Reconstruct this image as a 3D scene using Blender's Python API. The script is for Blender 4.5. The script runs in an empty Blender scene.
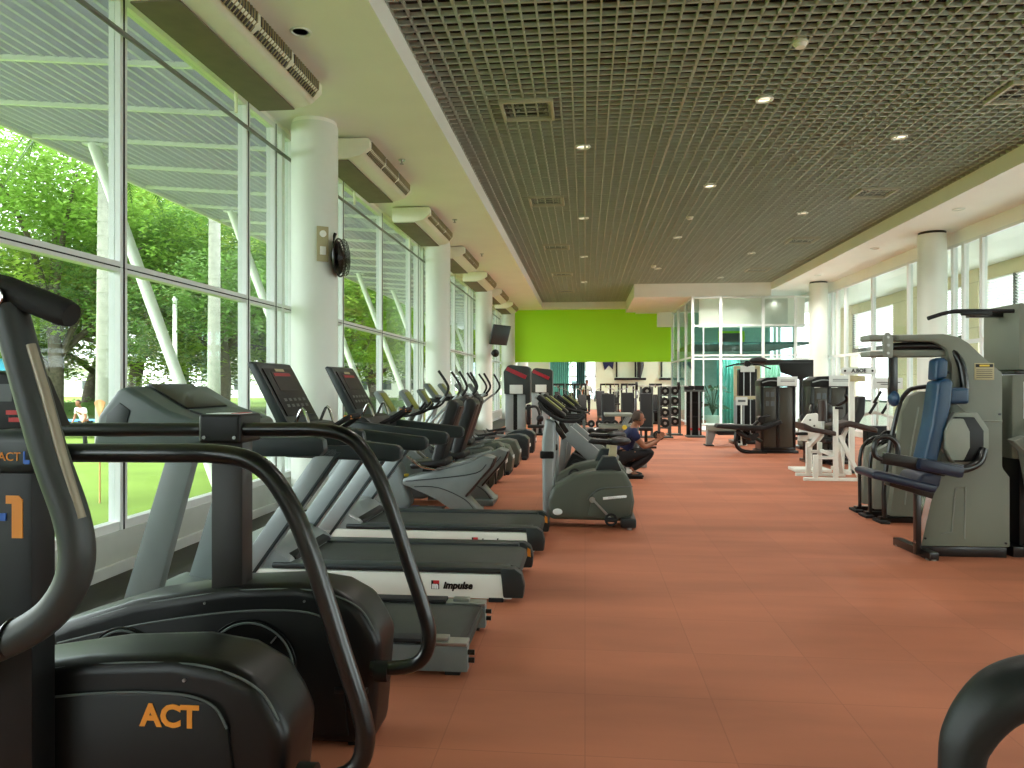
EXPOSURE, SKY, SUN, LAMP, LENSE = 1.55, 2.4, 1.45, 70.0, .55
import bpy, bmesh, math, random
from mathutils import Vector, Matrix, Euler
random.seed(7)
SC = bpy.context.scene
COL = SC.collection
R = math.radians
PI = math.pi
ORD = ['first', 'second', 'third', 'fourth', 'fifth', 'sixth', 'seventh', 'eighth', 'ninth', 'tenth', 'eleventh', 'twelfth']

# ------------------------------------------------------------------ materials
def lin(c):
    return tuple((v / 12.92 if v <= .04045 else ((v + .055) / 1.055) ** 2.4) for v in (x / 255 for x in c))

MATS = {}
def mat(name, rgb, rough=.5, metal=0., var=.06, scale=8., bump=0., bscale=60., spec=.5, coat=0.):
    m = bpy.data.materials.new(name); m.use_nodes = True
    nt = m.node_tree; b = nt.nodes['Principled BSDF']
    c = lin(rgb)
    tc = nt.nodes.new('ShaderNodeTexCoord')
    n = nt.nodes.new('ShaderNodeTexNoise'); n.inputs['Scale'].default_value = scale; n.inputs['Detail'].default_value = 4
    nt.links.new(tc.outputs['Object'], n.inputs['Vector'])
    r = nt.nodes.new('ShaderNodeValToRGB')
    r.color_ramp.elements[0].position = .3; r.color_ramp.elements[1].position = .7
    r.color_ramp.elements[0].color = (*[v * (1 - var) for v in c], 1)
    r.color_ramp.elements[1].color = (*[min(1, v * (1 + var)) for v in c], 1)
    nt.links.new(n.outputs['Fac'], r.inputs['Fac']); nt.links.new(r.outputs['Color'], b.inputs['Base Color'])
    b.inputs['Roughness'].default_value = rough; b.inputs['Metallic'].default_value = metal
    b.inputs['Specular IOR Level'].default_value = spec
    if coat: b.inputs['Coat Weight'].default_value = coat
    if bump:
        n2 = nt.nodes.new('ShaderNodeTexNoise'); n2.inputs['Scale'].default_value = bscale
        nt.links.new(tc.outputs['Object'], n2.inputs['Vector'])
        bp = nt.nodes.new('ShaderNodeBump'); bp.inputs['Strength'].default_value = bump; bp.inputs['Distance'].default_value = .01
        nt.links.new(n2.outputs['Fac'], bp.inputs['Height']); nt.links.new(bp.outputs['Normal'], b.inputs['Normal'])
    MATS[name] = m
    return m

def emat(name, rgb, s):
    m = bpy.data.materials.new(name); m.use_nodes = True
    b = m.node_tree.nodes['Principled BSDF']
    b.inputs['Base Color'].default_value = (*lin(rgb), 1)
    b.inputs['Emission Color'].default_value = (*lin(rgb), 1); b.inputs['Emission Strength'].default_value = s
    MATS[name] = m
    return m

def glassmat(name, tint, refl=.06):
    m = bpy.data.materials.new(name); m.use_nodes = True
    nt = m.node_tree; nt.nodes.remove(nt.nodes['Principled BSDF'])
    o = nt.nodes['Material Output']
    t = nt.nodes.new('ShaderNodeBsdfTransparent'); t.inputs['Color'].default_value = (*tint, 1)
    g = nt.nodes.new('ShaderNodeBsdfGlossy'); g.inputs['Roughness'].default_value = .02
    lw = nt.nodes.new('ShaderNodeLayerWeight'); lw.inputs['Blend'].default_value = .5
    pw = nt.nodes.new('ShaderNodeMath'); pw.operation = 'POWER'; pw.inputs[1].default_value = 5
    f = nt.nodes.new('ShaderNodeMath'); f.operation = 'MULTIPLY_ADD'; f.inputs[1].default_value = .5; f.inputs[2].default_value = .02
    nt.links.new(lw.outputs['Facing'], pw.inputs[0]); nt.links.new(pw.outputs[0], f.inputs[0])
    mx = nt.nodes.new('ShaderNodeMixShader')
    nt.links.new(f.outputs[0], mx.inputs[0]); nt.links.new(t.outputs[0], mx.inputs[1]); nt.links.new(g.outputs[0], mx.inputs[2])
    nt.links.new(mx.outputs[0], o.inputs['Surface'])
    MATS[name] = m
    return m

WHITE = mat('white paint', (226, 230, 222), .45, var=.02, scale=2)
CREAM = mat('cream paint', (244, 243, 236), .7, var=.02, scale=1.5)
FRAMEW = mat('white aluminium', (226, 229, 228), .35, var=.02)
PANELG = mat('pale grey panel', (196, 200, 194), .5, var=.03)
VENTM = mat('vent frame paint', (186, 184, 164), .5, var=.03)
LIME = mat('lime paint', (178, 240, 34), .7, var=.02, scale=.6)
BLADE = mat('ceiling grid metal', (176, 182, 168), .5, var=.05)
PLENUM = mat('dark plenum', (30, 32, 30), .9)
BLACKP = mat('black plastic', (10, 11, 11), .45, var=.12, spec=.35)
SATIN = mat('satin black shell', (8, 9, 9), .36, var=.12, scale=3, spec=.38)
BLACKM = mat('black metal', (12, 13, 13), .28, var=.1, coat=.2)
BLACKR = mat('black rubber', (13, 13, 13), .75, bump=.15)
VINYL = mat('black vinyl', (14, 14, 15), .45, bump=.05, bscale=120)
BROWNV = mat('brown vinyl', (48, 33, 26), .45, bump=.05, bscale=120)
SLATE = mat('slate plastic', (27, 36, 38), .4, var=.08)
ARMG = mat('dark grey rubberised tube', (46, 51, 50), .45, var=.06)
BRONZE = mat('brushed bronze strip', (150, 142, 124), .4, .4)
SILVER = mat('silver painted metal', (146, 153, 154), .35, .25, var=.04)
LGREY = mat('light grey plastic', (112, 121, 121), .4, var=.04)
MGREY = mat('mid grey plastic', (86, 94, 92), .45, var=.05)
OLIVE = mat('olive grey plastic', (74, 80, 70), .42, var=.06, scale=4)
SHROUD = mat('machine grey shroud', (110, 115, 102), .5, var=.04, scale=3, bump=.02)
SHROUDL = mat('light machine grey', (132, 137, 126), .5, var=.04)
CHROME = mat('chrome', (210, 212, 212), .15, 1.)
STEEL = mat('brushed steel', (170, 172, 170), .35, .9)
BELT = mat('treadmill belt', (44, 48, 42), .6, var=.12, scale=14, bump=.08, bscale=200)
ORANGE = mat('orange print', (228, 144, 44), .5)
BLUEP = mat('blue print', (40, 96, 190), .5)
WHITEP = mat('white print', (232, 236, 236), .5)
REDP = mat('red print', (190, 36, 40), .45)
REDD = mat('dark red trim', (150, 24, 40), .4)
YELLOW = mat('yellow print', (220, 190, 60), .5)
LIMEP = mat('yellow green display', (118, 126, 40), .4)
SCREEN = mat('dark display', (14, 16, 18), .35)
SCREENB = mat('grey print display', (84, 90, 92), .3)
BLUEV = mat('blue vinyl', (22, 60, 90), .38, var=.08, bump=.04, bscale=120)
NAVYV = mat('navy vinyl', (18, 30, 52), .4)
CARDW = mat('white card', (214, 220, 216), .5)
TANL = mat('tan label', (176, 166, 128), .5)
BEIGEM = mat('beige metal', (190, 180, 146), .4, .2)
DKGREY = mat('smoked brown panel', (66, 63, 54), .3, var=.06)
ACW = mat('ivory plastic', (232, 232, 212), .4, var=.02)
ACG = mat('air outlet grille', (54, 46, 40), .5)
ACB = mat('grey return panel', (112, 102, 86), .7, var=.1, scale=5)
SKIN = mat('skin', (150, 100, 74), .55)
HAIR = mat('short hair', (62, 46, 36), .7)
NAVYC = mat('navy cotton', (22, 32, 74), .85, bump=.1)
BLACKC = mat('black trousers', (24, 24, 27), .85, bump=.1)
WHITEC = mat('white cotton', (222, 224, 222), .85)
PALML = mat('palm leaves', (72, 98, 44), .5, var=.3, scale=2)
ENDW = mat('pale green cream paint', (214, 228, 204), .75, var=.02)
TEALC = mat('teal curtain', (96, 170, 160), .8, var=.08)
TEALG = glassmat('teal glass', (.76, .90, .88))
GLASS = glassmat('clear glass', (.94, .975, .955))
LEAF1 = mat('bright leaves', (128, 164, 72), .6, var=.35, scale=.9)
LEAF2 = mat('deep leaves', (98, 132, 64), .6, var=.4, scale=.9)
LEAF3 = mat('yellow green leaves', (152, 178, 80), .6, var=.3, scale=.9)
BARK = mat('bark', (92, 84, 70), .9, var=.3, scale=6, bump=.3, bscale=12)
PALMB = mat('pale palm bark', (138, 140, 128), .8, var=.12, scale=5)
CORR = mat('galvanised roof sheet', (196, 197, 206), .5, var=.03)
def translucent(m, f):
    """thin leaf or sheet: part of the light passes through it"""
    nt = m.node_tree; b = nt.nodes['Principled BSDF']; o = nt.nodes['Material Output']
    t = nt.nodes.new('ShaderNodeBsdfTranslucent'); mx = nt.nodes.new('ShaderNodeMixShader'); mx.inputs[0].default_value = f
    src = b.inputs['Base Color'].links[0].from_socket
    nt.links.new(src, t.inputs['Color']); nt.links.new(b.outputs[0], mx.inputs[1]); nt.links.new(t.outputs[0], mx.inputs[2]); nt.links.new(mx.outputs[0], o.inputs['Surface'])
    b.inputs['Specular IOR Level'].default_value = .2
for lm in (LEAF1, LEAF2, LEAF3): translucent(lm, .45)
translucent(PALML, .25)
translucent(CORR, .22)

def floor_material():
    m = bpy.data.materials.new('red rubber tile floor'); m.use_nodes = True
    nt = m.node_tree; b = nt.nodes['Principled BSDF']; L = nt.links
    tc = nt.nodes.new('ShaderNodeTexCoord')
    br = nt.nodes.new('ShaderNodeTexBrick'); br.offset = 0; br.squash = 1
    br.inputs['Scale'].default_value = 1.; br.inputs['Brick Width'].default_value = .6; br.inputs['Row Height'].default_value = .6
    br.inputs['Mortar Size'].default_value = .0035; br.inputs['Mortar Smooth'].default_value = .5
    c = lin((184, 112, 82))
    br.inputs['Color1'].default_value = (*[v * .95 for v in c], 1); br.inputs['Color2'].default_value = (*[v * 1.05 for v in c], 1)
    br.inputs['Mortar'].default_value = (*[v * .82 for v in c], 1)
    L.new(tc.outputs['Object'], br.inputs['Vector'])
    n = nt.nodes.new('ShaderNodeTexNoise'); n.inputs['Scale'].default_value = 1.3; n.inputs['Detail'].default_value = 6
    mp = nt.nodes.new('ShaderNodeMapping'); mp.inputs['Scale'].default_value = (.35, 1.2, 1)
    L.new(tc.outputs['Object'], mp.inputs['Vector']); L.new(mp.outputs['Vector'], n.inputs['Vector'])
    r = nt.nodes.new('ShaderNodeValToRGB'); r.color_ramp.elements[0].position = .3; r.color_ramp.elements[1].position = .7
    r.color_ramp.elements[0].color = (.70, .70, .70, 1); r.color_ramp.elements[1].color = (1.10, 1.10, 1.10, 1)
    L.new(n.outputs['Fac'], r.inputs['Fac'])
    mx = nt.nodes.new('ShaderNodeMix'); mx.data_type = 'RGBA'; mx.blend_type = 'MULTIPLY'; mx.inputs[0].default_value = 1
    L.new(br.outputs['Color'], mx.inputs[6]); L.new(r.outputs['Color'], mx.inputs[7]); L.new(mx.outputs[2], b.inputs['Base Color'])
    b.inputs['Roughness'].default_value = .62; b.inputs['Specular IOR Level'].default_value = .25
    n2 = nt.nodes.new('ShaderNodeTexNoise'); n2.inputs['Scale'].default_value = 260
    L.new(tc.outputs['Object'], n2.inputs['Vector'])
    bp = nt.nodes.new('ShaderNodeBump'); bp.inputs['Strength'].default_value = .12; bp.inputs['Distance'].default_value = .004
    L.new(n2.outputs['Fac'], bp.inputs['Height']); L.new(bp.outputs['Normal'], b.inputs['Normal'])
    return m
FLOORM = floor_material()

def brick_material():
    m = bpy.data.materials.new('cream wall tile'); m.use_nodes = True
    nt = m.node_tree; b = nt.nodes['Principled BSDF']; L = nt.links
    tc = nt.nodes.new('ShaderNodeTexCoord'); mp = nt.nodes.new('ShaderNodeMapping'); mp.inputs['Rotation'].default_value = (PI / 2, 0, PI / 2)
    br = nt.nodes.new('ShaderNodeTexBrick'); br.inputs['Scale'].default_value = 1; br.inputs['Brick Width'].default_value = 1.2; br.inputs['Row Height'].default_value = .3
    br.inputs['Mortar Size'].default_value = .008
    c = lin((218, 208, 170))
    br.inputs['Color1'].default_value = (*c, 1); br.inputs['Color2'].default_value = (*[v * .93 for v in c], 1); br.inputs['Mortar'].default_value = (*[v * .6 for v in c], 1)
    L.new(tc.outputs['Object'], mp.inputs['Vector']); L.new(mp.outputs['Vector'], br.inputs['Vector']); L.new(br.outputs['Color'], b.inputs['Base Color'])
    b.inputs['Roughness'].default_value = .7
    return m
BRICKM = brick_material()

def grass_material():
    m = mat('lawn', (106, 130, 56), .9, var=.16, scale=.5, bump=.4, bscale=40, spec=.1)
    return m
LAWN = grass_material()

# ------------------------------------------------------------------ mesh builder
class MB:
    def __init__(s): s.bm = bmesh.new()
    def _merge(s, t, bev=0, seg=2, M=None):
        if M is not None: bmesh.ops.transform(t, matrix=M, verts=t.verts)
        if bev > 0:
            t.normal_update()
            es = [e for e in t.edges if len(e.link_faces) == 2 and e.calc_face_angle(0) > .35]
            if es:
                bmesh.ops.bevel(t, geom=es, offset=bev, segments=seg, profile=.6, affect='EDGES', clamp_overlap=True)
        me = bpy.data.meshes.new('t'); t.to_mesh(me); t.free(); s.bm.from_mesh(me); bpy.data.meshes.remove(me)
        return s
    def box(s, c, d, bev=0, rot=None, seg=2):
        t = bmesh.new(); bmesh.ops.create_cube(t, size=1)
        bmesh.ops.scale(t, vec=d, verts=t.verts)
        M = Matrix.Translation(c)
        if rot: M = M @ Euler(rot).to_matrix().to_4x4()
        return s._merge(t, bev, seg, M)
    def slab(s, x0, x1, y0, y1, z0, z1, bev=0, seg=2):
        return s.box(((x0 + x1) / 2, (y0 + y1) / 2, (z0 + z1) / 2), (abs(x1 - x0), abs(y1 - y0), abs(z1 - z0)), bev, None, seg)
    def prism(s, pts, a0, a1, axis='y', bev=0, seg=2):
        t = bmesh.new()
        f = {'y': lambda p, a: (p[0], a, p[1]), 'x': lambda p, a: (a, p[0], p[1]), 'z': lambda p, a: (p[0], p[1], a)}[axis]
        A = [t.verts.new(f(p, a0)) for p in pts]; B = [t.verts.new(f(p, a1)) for p in pts]
        n = len(pts)
        t.faces.new(A); t.faces.new(B[::-1])
        for i in range(n): t.faces.new((A[i], B[i], B[(i + 1) % n], A[(i + 1) % n]))
        bmesh.ops.recalc_face_normals(t, faces=t.faces)
        return s._merge(t, bev, seg)
    def bar(s, p0, p1, w, h, bev=0, up=(0, 0, 1)):
        p0 = Vector(p0); p1 = Vector(p1); d = p1 - p0; L = d.length; d.normalize()
        u = Vector(up)
        if abs(d.dot(u)) > .98: u = Vector((0, 1, 0))
        x = u.cross(d).normalized(); y = d.cross(x).normalized()
        t = bmesh.new(); bmesh.ops.create_cube(t, size=1); bmesh.ops.scale(t, vec=(w, h, L), verts=t.verts)
        M = Matrix((x, y, d)).transposed().to_4x4(); M.translation = (p0 + p1) / 2
        return s._merge(t, bev, 2, M)
    def tube(s, pts, r, n=10, sm=0, closed=False):
        pts = [Vector(p) for p in pts]
        rs = list(r) if isinstance(r, (list, tuple)) else [r] * len(pts)
        if sm:
            q, qr = [], []
            m = len(pts)
            for i in range(m - 1):
                a, b, c, d = pts[max(i - 1, 0)], pts[i], pts[i + 1], pts[min(i + 2, m - 1)]
                for k in range(sm):
                    u = k / sm
                    q.append(.5 * ((2 * b) + (c - a) * u + (2 * a - 5 * b + 4 * c - d) * u * u + (3 * b - a - 3 * c + d) * u ** 3))
                    qr.append(rs[i] + (rs[i + 1] - rs[i]) * u)
            q.append(pts[-1]); qr.append(rs[-1]); pts, rs = q, qr
        bm = s.bm; rings = []; prev = None
        for i, p in enumerate(pts):
            a = pts[max(i - 1, 0)]; b = pts[min(i + 1, len(pts) - 1)]
            d = (b - a).normalized()
            if prev is None:
                u = Vector((0, 0, 1)) if abs(d.z) < .9 else Vector((1, 0, 0))
                x = u.cross(d).normalized()
            else:
                x = (prev - d * prev.dot(d)).normalized()
            prev = x; y = d.cross(x)
            rings.append([bm.verts.new(p + (x * math.cos(2 * PI * k / n) + y * math.sin(2 * PI * k / n)) * rs[i]) for k in range(n)])
        for A, B in zip(rings, rings[1:]):
            for k in range(n): bm.faces.new((A[k], A[(k + 1) % n], B[(k + 1) % n], B[k]))
        bm.faces.new(rings[0][::-1]); bm.faces.new(rings[-1])
        return s
    def cyl(s, p0, p1, r, r2=None, n=16):
        return s.tube([p0, p1], [r, r if r2 is None else r2], n)
    def ell(s, c, d, u=14, v=9, rot=None):
        t = bmesh.new(); bmesh.ops.create_uvsphere(t, u_segments=u, v_segments=v, radius=1)
        bmesh.ops.scale(t, vec=d, verts=t.verts)
        M = Matrix.Translation(c)
        if rot: M = M @ Euler(rot).to_matrix().to_4x4()
        return s._merge(t, 0, 1, M)
    def ring(s, c, Rr, r, axis='y', n=32, m=8):
        c = Vector(c); bm = s.bm; rows = []
        for i in range(n):
            a = 2 * PI * i / n; row = []
            for j in range(m):
                b = 2 * PI * j / m; q = Rr + r * math.cos(b); h = r * math.sin(b)
                v = {'y': (q * math.cos(a), h, q * math.sin(a)), 'z': (q * math.cos(a), q * math.sin(a), h), 'x': (h, q * math.cos(a), q * math.sin(a))}[axis]
                row.append(bm.verts.new(c + Vector(v)))
            rows.append(row)
        for i in range(n):
            A, B = rows[i], rows[(i + 1) % n]
            for j in range(m): bm.faces.new((A[j], B[j], B[(j + 1) % m], A[(j + 1) % m]))
        return s
    def build(s, name, m, parent=None, loc=None, ang=40):
        me = bpy.data.meshes.new(name)
        bmesh.ops.recalc_face_normals(s.bm, faces=s.bm.faces)
        s.bm.to_mesh(me); s.bm.free()
        if len(me.polygons):
            me.polygons.foreach_set('use_smooth', [True] * len(me.polygons))
            me.set_sharp_from_angle(angle=R(ang))
        me.materials.append(m)
        o = bpy.data.objects.new(name, me); COL.objects.link(o)
        if parent is not None: o.parent = parent
        if loc is not None: o.location = loc
        return o

def thing(name, label, cat, loc=(0, 0, 0), rz=0, group=None):
    o = bpy.data.objects.new(name, None); COL.objects.link(o)
    o.location = loc; o.rotation_euler = (0, 0, rz); o.empty_display_size = .1
    o['label'] = label; o['category'] = cat
    if group: o['group'] = group
    return o
def tag(o, label, cat, group=None):
    o['label'] = label; o['category'] = cat
    if group: o['group'] = group
    return o
def struct(o):
    o['kind'] = 'structure'; return o
def dup(root, loc, label, rz=None, group=None):
    def cp(o, parent):
        c = o.copy(); COL.objects.link(c)
        if parent is not None: c.parent = parent
        for ch in KIDS.get(o.name, []): cp(ch, c)
        return c
    global KIDS
    KIDS = {}
    for o in list(COL.objects):
        if o.parent is not None: KIDS.setdefault(o.parent.name, []).append(o)
    c = cp(root, None); c.location = loc; c['label'] = label
    if rz is not None: c.rotation_euler = (0, 0, rz)
    if group: c['group'] = group
    return c

def text(name, body, size, m, parent, loc, rot, ext=.001, align='CENTER', bold=0., shear=0.):
    cu = bpy.data.curves.new(name, 'FONT'); cu.body = body; cu.size = size; cu.extrude = ext; cu.align_x = align; cu.align_y = 'CENTER'
    cu.offset = bold; cu.resolution_u = 3; cu.shear = shear
    t = bpy.data.objects.new(name, cu); COL.objects.link(t)
    me = bpy.data.meshes.new_from_object(t); COL.objects.unlink(t); bpy.data.objects.remove(t)
    me.materials.clear(); me.materials.append(m)
    o = bpy.data.objects.new(name, me); COL.objects.link(o)
    if parent is not None: o.parent = parent
    o.location = loc; o.rotation_euler = rot
    return o
FRONT = (PI / 2, 0, 0)          # lettering that faces the camera's end of the room
# ------------------------------------------------------------------ camera, light, world
cam = bpy.data.cameras.new('camera'); co = bpy.data.objects.new('camera', cam); COL.objects.link(co)
co.location = (0, 0, 1.5); co.rotation_euler = (PI / 2, 0, math.atan(73 / 740)); cam.sensor_width = 36; cam.lens = 740 / 1024 * 36
cam.clip_end = 500; cam.clip_start = .05
SC.camera = co
SC.view_settings.view_transform = 'Standard'; SC.view_settings.look = 'None'; SC.view_settings.gamma = 1; SC.view_settings.exposure = EXPOSURE
SC.view_settings.use_curve_mapping = False
SC.cycles.transparent_max_bounces = 24; SC.cycles.max_bounces = 8; SC.cycles.diffuse_bounces = 6; SC.cycles.glossy_bounces = 3
SC.cycles.sample_clamp_indirect = 6; SC.cycles.caustics_reflective = False; SC.cycles.caustics_refractive = False
w = bpy.data.worlds.new('overcast sky'); SC.world = w; w.use_nodes = True
nt = w.node_tree; bg = nt.nodes['Background']
tc = nt.nodes.new('ShaderNodeTexCoord'); n = nt.nodes.new('ShaderNodeTexNoise'); n.inputs['Scale'].default_value = 2.5; n.inputs['Detail'].default_value = 5
r = nt.nodes.new('ShaderNodeValToRGB'); r.color_ramp.elements[0].position = .35; r.color_ramp.elements[1].position = .65
r.color_ramp.elements[0].color = (.78, .88, .95, 1); r.color_ramp.elements[1].color = (1, 1, .98, 1)
nt.links.new(tc.outputs['Generated'], n.inputs['Vector']); nt.links.new(n.outputs['Fac'], r.inputs['Fac']); nt.links.new(r.outputs['Color'], bg.inputs['Color'])
bg.inputs['Strength'].default_value = SKY
su = bpy.data.lights.new('hazy_sun', 'SUN'); su.energy = SUN; su.angle = R(12); su.color = (1, .97, .88)
so = bpy.data.objects.new('hazy_sun', su); COL.objects.link(so); so.rotation_euler = (R(38), 0, R(-70))

# ------------------------------------------------------------------ room shell
XL, XR = -3.75, 7.75
YN, YF, YB = -5.0, 32.0, 44.0
ZS, ZC = 4.7, 4.96
CY = [8.8 + 7.64 * k for k in range(-1, 5)]          # column lines
struct(MB().slab(XL - .1, XR + .1, YN, YB, -.2, 0).build('floor', FLOORM))
struct(MB().slab(XL - .1, -1.8, YN, YB, ZS, ZS + .55).build('ceiling_side', CREAM))
struct(MB().slab(6.3, XR + .1, YN, YB, ZS, ZS + .55).build('ceiling_side', CREAM))
struct(MB().slab(-1.8, 6.3, 31.4, YB, ZS, ZS + .55).build('ceiling_end', CREAM))
struct(MB().slab(-1.8, 6.3, YN, 31.4, 5.2, 5.25).build('ceiling_plenum', PLENUM))
mb = MB()
for k in range(55):
    x = -1.8 + .15 * k; t = .030 if k % 8 == 4 else .019
    mb.slab(x - t / 2, x + t / 2, YN, 31.4, ZC, ZC + .045)
y = YN
k = 0
while y < 31.4:
    t = .030 if k % 8 == 4 else .019
    mb.slab(-1.8, 6.3, y - t / 2, y + t / 2, ZC, ZC + .043)
    y += .15; k += 1
struct(mb.build('ceiling_grid', BLADE))
# dropped bulkhead in front of the glazed room
struct(MB().slab(1.7, 6.3, 25.9, 31.4, 4.5, 5.2).build('ceiling_bulkhead', CREAM))
# green hanging wall, white boxed duct on its corner
struct(MB().slab(-3.03, 3.70, 32, 32.25, 2.45, ZS).build('wall_green', LIME))
struct(MB().slab(3.05, 3.70, 31.72, 31.995, 3.92, ZS).build('trim_1', CREAM))
struct(MB().slab(2.15, 3.70, 31.86, 31.995, 4.5, ZS).build('trim_2', CREAM))
# far end wall with a gap for its window
mb = MB()
mb.slab(XL, -2.1, YB, YB + .2, 0, ZS); mb.slab(.62, XR, YB, YB + .2, 0, ZS); mb.slab(-2.1, .62, YB, YB + .2, 0, .6); mb.slab(-2.1, .62, YB, YB + .2, 3.2, ZS)
struct(mb.build('wall_end', ENDW))
mb = MB()
for x in (-2.1, -1.0, .05, .62): mb.slab(x - .04, x + .04, YB - .05, YB + .05, .6, 3.2)
for z in (.6, 1.95, 3.2): mb.slab(-2.1, .62, YB - .05, YB + .05, z - .04, z + .04)
f = struct(mb.build('window_1', FRAMEW))
MB().slab(-2.06, .58, YB + .06, YB + .07, .64, 3.16).build('pane', TEALG, f)

def curtain(name, label, x0, x1, y, z0, z1, m=TEALC, step=.12, amp=.05):
    b = MB(); bm = b.bm; n = max(4, int((x1 - x0) / (step / 4))); rows = []
    for i in range(n + 1):
        x = x0 + (x1 - x0) * i / n; yy = y + amp * math.sin(i * PI / 2 + .3 * math.sin(i))
        rows.append([bm.verts.new((x, yy + dy, z)) for dy in (0, .012) for z in (z0, z1)])
    for a, c in zip(rows, rows[1:]):
        bm.faces.new((a[0], c[0], c[1], a[1])); bm.faces.new((a[2], a[3], c[3], c[2])); bm.faces.new((a[1], c[1], c[3], a[3])); bm.faces.new((a[0], a[2], c[2], c[0]))
    bm.faces.new((rows[0][0], rows[0][1], rows[0][3], rows[0][2])); bm.faces.new((rows[-1][0], rows[-1][2], rows[-1][3], rows[-1][1]))
    return tag(b.build(name, m), label, 'curtain')
curtain('curtain', 'teal curtain in the window of the far end wall under the green panel', -2.05, -.95, YB - .16, .65, 3.15)
curtain('curtain', 'narrow dark teal curtain at the second pane of the far end wall window', -.5, .0, YB - .16, .65, 3.15, mat('dark teal curtain', (40, 82, 80), .8))

# dark rubber strip along the windows, with a yellow cable cover lying on it
struct(MB().slab(XL + .1, -2.86, YN, 31.5, 0, .004).build('floor_strip', mat('dark strip', (58, 54, 48), .7, var=.2, scale=3)))
# columns
k = 0
for i, y in enumerate(CY):
    for x in (-3.3, 7.3):
        if x > 0 and y > 26: continue
        c = struct(MB().cyl((x, y, 0), (x, y, ZS - .05), .28, n=40).build('column', WHITE))
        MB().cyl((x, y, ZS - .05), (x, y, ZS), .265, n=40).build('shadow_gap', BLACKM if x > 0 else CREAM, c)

# left window wall: one framed window per bay between columns
sill, tran, head = .33, 2.44, 4.63
struct(MB().slab(XL - .08, XL + .06, YN, YB, 0, sill).build('wall_left', PANELG))
struct(MB().slab(XL - .1, XL + .02, YN, YB, head, ZS + .5).build('wall_left_head', CREAM))
struct(MB().slab(XL + .06, XL + .10, YN, YB, 0, .09).build('baseboard_left', FRAMEW))
wn = 2
for i in range(-1, 6):
    y0 = 8.8 + 7.64 * (i - 1); y1 = y0 + 7.64
    if y1 < YN or y0 > YB: continue
    ys = [y0, y0 + .3, y0 + 2.27, y0 + 4.47, y0 + 6.69, y0 + 7.42]
    ys = [max(YN, min(YB, v)) for v in ys] + [min(YB, y1)]
    mb = MB()
    for j, v in enumerate(ys[:-1]):
        mb.slab(XL - .05, XL + .05, v - .045, v + .045, sill, head)
    a, b_ = ys[0], ys[-1]
    for z, h in ((sill + .035, .07), (tran, .08), (head - .03, .06)):
        mb.slab(XL - .045, XL + .045, a, b_, z - h / 2, z + h / 2)
    f = struct(mb.build('window_%d' % wn, FRAMEW)); wn += 1
    for v in ys[1:-1]: MB().slab(XL + .05, XL + .054, v - .009, v + .009, sill, head).build('gasket', BLACKR, f)
    MB().slab(XL + .045, XL + .05, a, b_, tran - .012, tran - .002).build('gasket', BLACKR, f)
    for v0, v1 in zip(ys, ys[1:]):
        if v1 - v0 < .12: continue
        for z0, z1 in ((sill + .07, tran - .04), (tran + .04, head - .06)):
            MB().slab(XL - .004, XL + .004, v0 + .045, v1 - .045, z0, z1).build('pane', GLASS, f)

# right glazed wall
struct(MB().slab(XR - .02, XR + .15, YN, YB, 4.42, ZS + .5).build('wall_right_head', CREAM))
struct(MB().slab(XR - .05, XR + .1, YN, YB, 0, .15).build('wall_right', PANELG))
for i in range(-1, 4):
    y0 = 8.8 + 7.64 * (i - 1); y1 = min(y0 + 7.64, 32)
    if y1 < YN: continue
    ys = [y0, y0 + .45, y0 + 2.15, y0 + 4.4, y0 + 6.5, y0 + 7.2, y1]
    ys = [max(YN, min(32, v)) for v in ys]
    mb = MB()
    for v in ys[:-1]: mb.slab(XR - .05, XR + .05, v - .05, v + .05, .15, 4.42)
    for z, h in ((.19, .08), (2.36, .08), (4.39, .06)): mb.slab(XR - .045, XR + .045, ys[0], ys[-1], z - h / 2, z + h / 2)
    f = struct(mb.build('window_%d' % wn, FRAMEW)); wn += 1
    for v0, v1 in zip(ys, ys[1:]):
        if v1 - v0 < .12: continue
        for z0, z1 in ((.23, 2.32), (2.40, 4.36)):
            MB().slab(XR - .004, XR + .004, v0 + .05, v1 - .05, z0, z1).build('pane', GLASS, f)
# wall at the end behind the camera
struct(MB().slab(XL - .1, XR + .1, YN - .2, YN, 0, ZS + .5).build('wall_front', CREAM))

# glazed room on the far right
GY, GX = 25.9, 3.68
mb = MB()
for x in (3.68, 4.62, 6.03, 7.1): mb.slab(x - .045, x + .045, GY - .045, GY + .045, 0, 4.5)
mb.slab(4.08 - .06, 4.08 - .02, GY - .04, GY + .04, .1, 3.5)
for z in (.12, 2.36, 2.48, 3.5, 4.46): mb.slab(GX, XR - .08, GY - .04, GY + .04, z - .03, z + .03)
mb.slab(5.3 - .03, 5.3 + .03, GY - .04, GY + .04, 2.48, 3.5)
f = struct(mb.build('window_%d' % wn, FRAMEW)); wn += 1
for a, b_ in ((3.73, 4.57), (4.67, 5.98), (6.08, 7.05)):
    MB().slab(a, b_, GY - .004, GY + .004, .15, 3.47).build('pane', TEALG, f); MB().slab(a, b_, GY - .004, GY + .004, 3.53, 4.43).build('pane', GLASS, f)
mb = MB()
for y in (27.6, 29.8, 31.9): mb.slab(GX - .045, GX + .045, y - .045, y + .045, 0, 4.5)
for z in (.12, 2.42, 4.46): mb.slab(GX - .04, GX + .04, GY, 32, z - .03, z + .03)
f = struct(mb.build('window_%d' % wn, FRAMEW)); wn += 1
for a, b_ in ((25.95, 27.55), (27.65, 29.75), (29.85, 31.85)):
    MB().slab(GX - .004, GX + .004, a, b_, .15, 2.39).build('pane', TEALG, f); MB().slab(GX - .004, GX + .004, a, b_, 2.45, 4.43).build('pane', GLASS, f)
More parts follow.
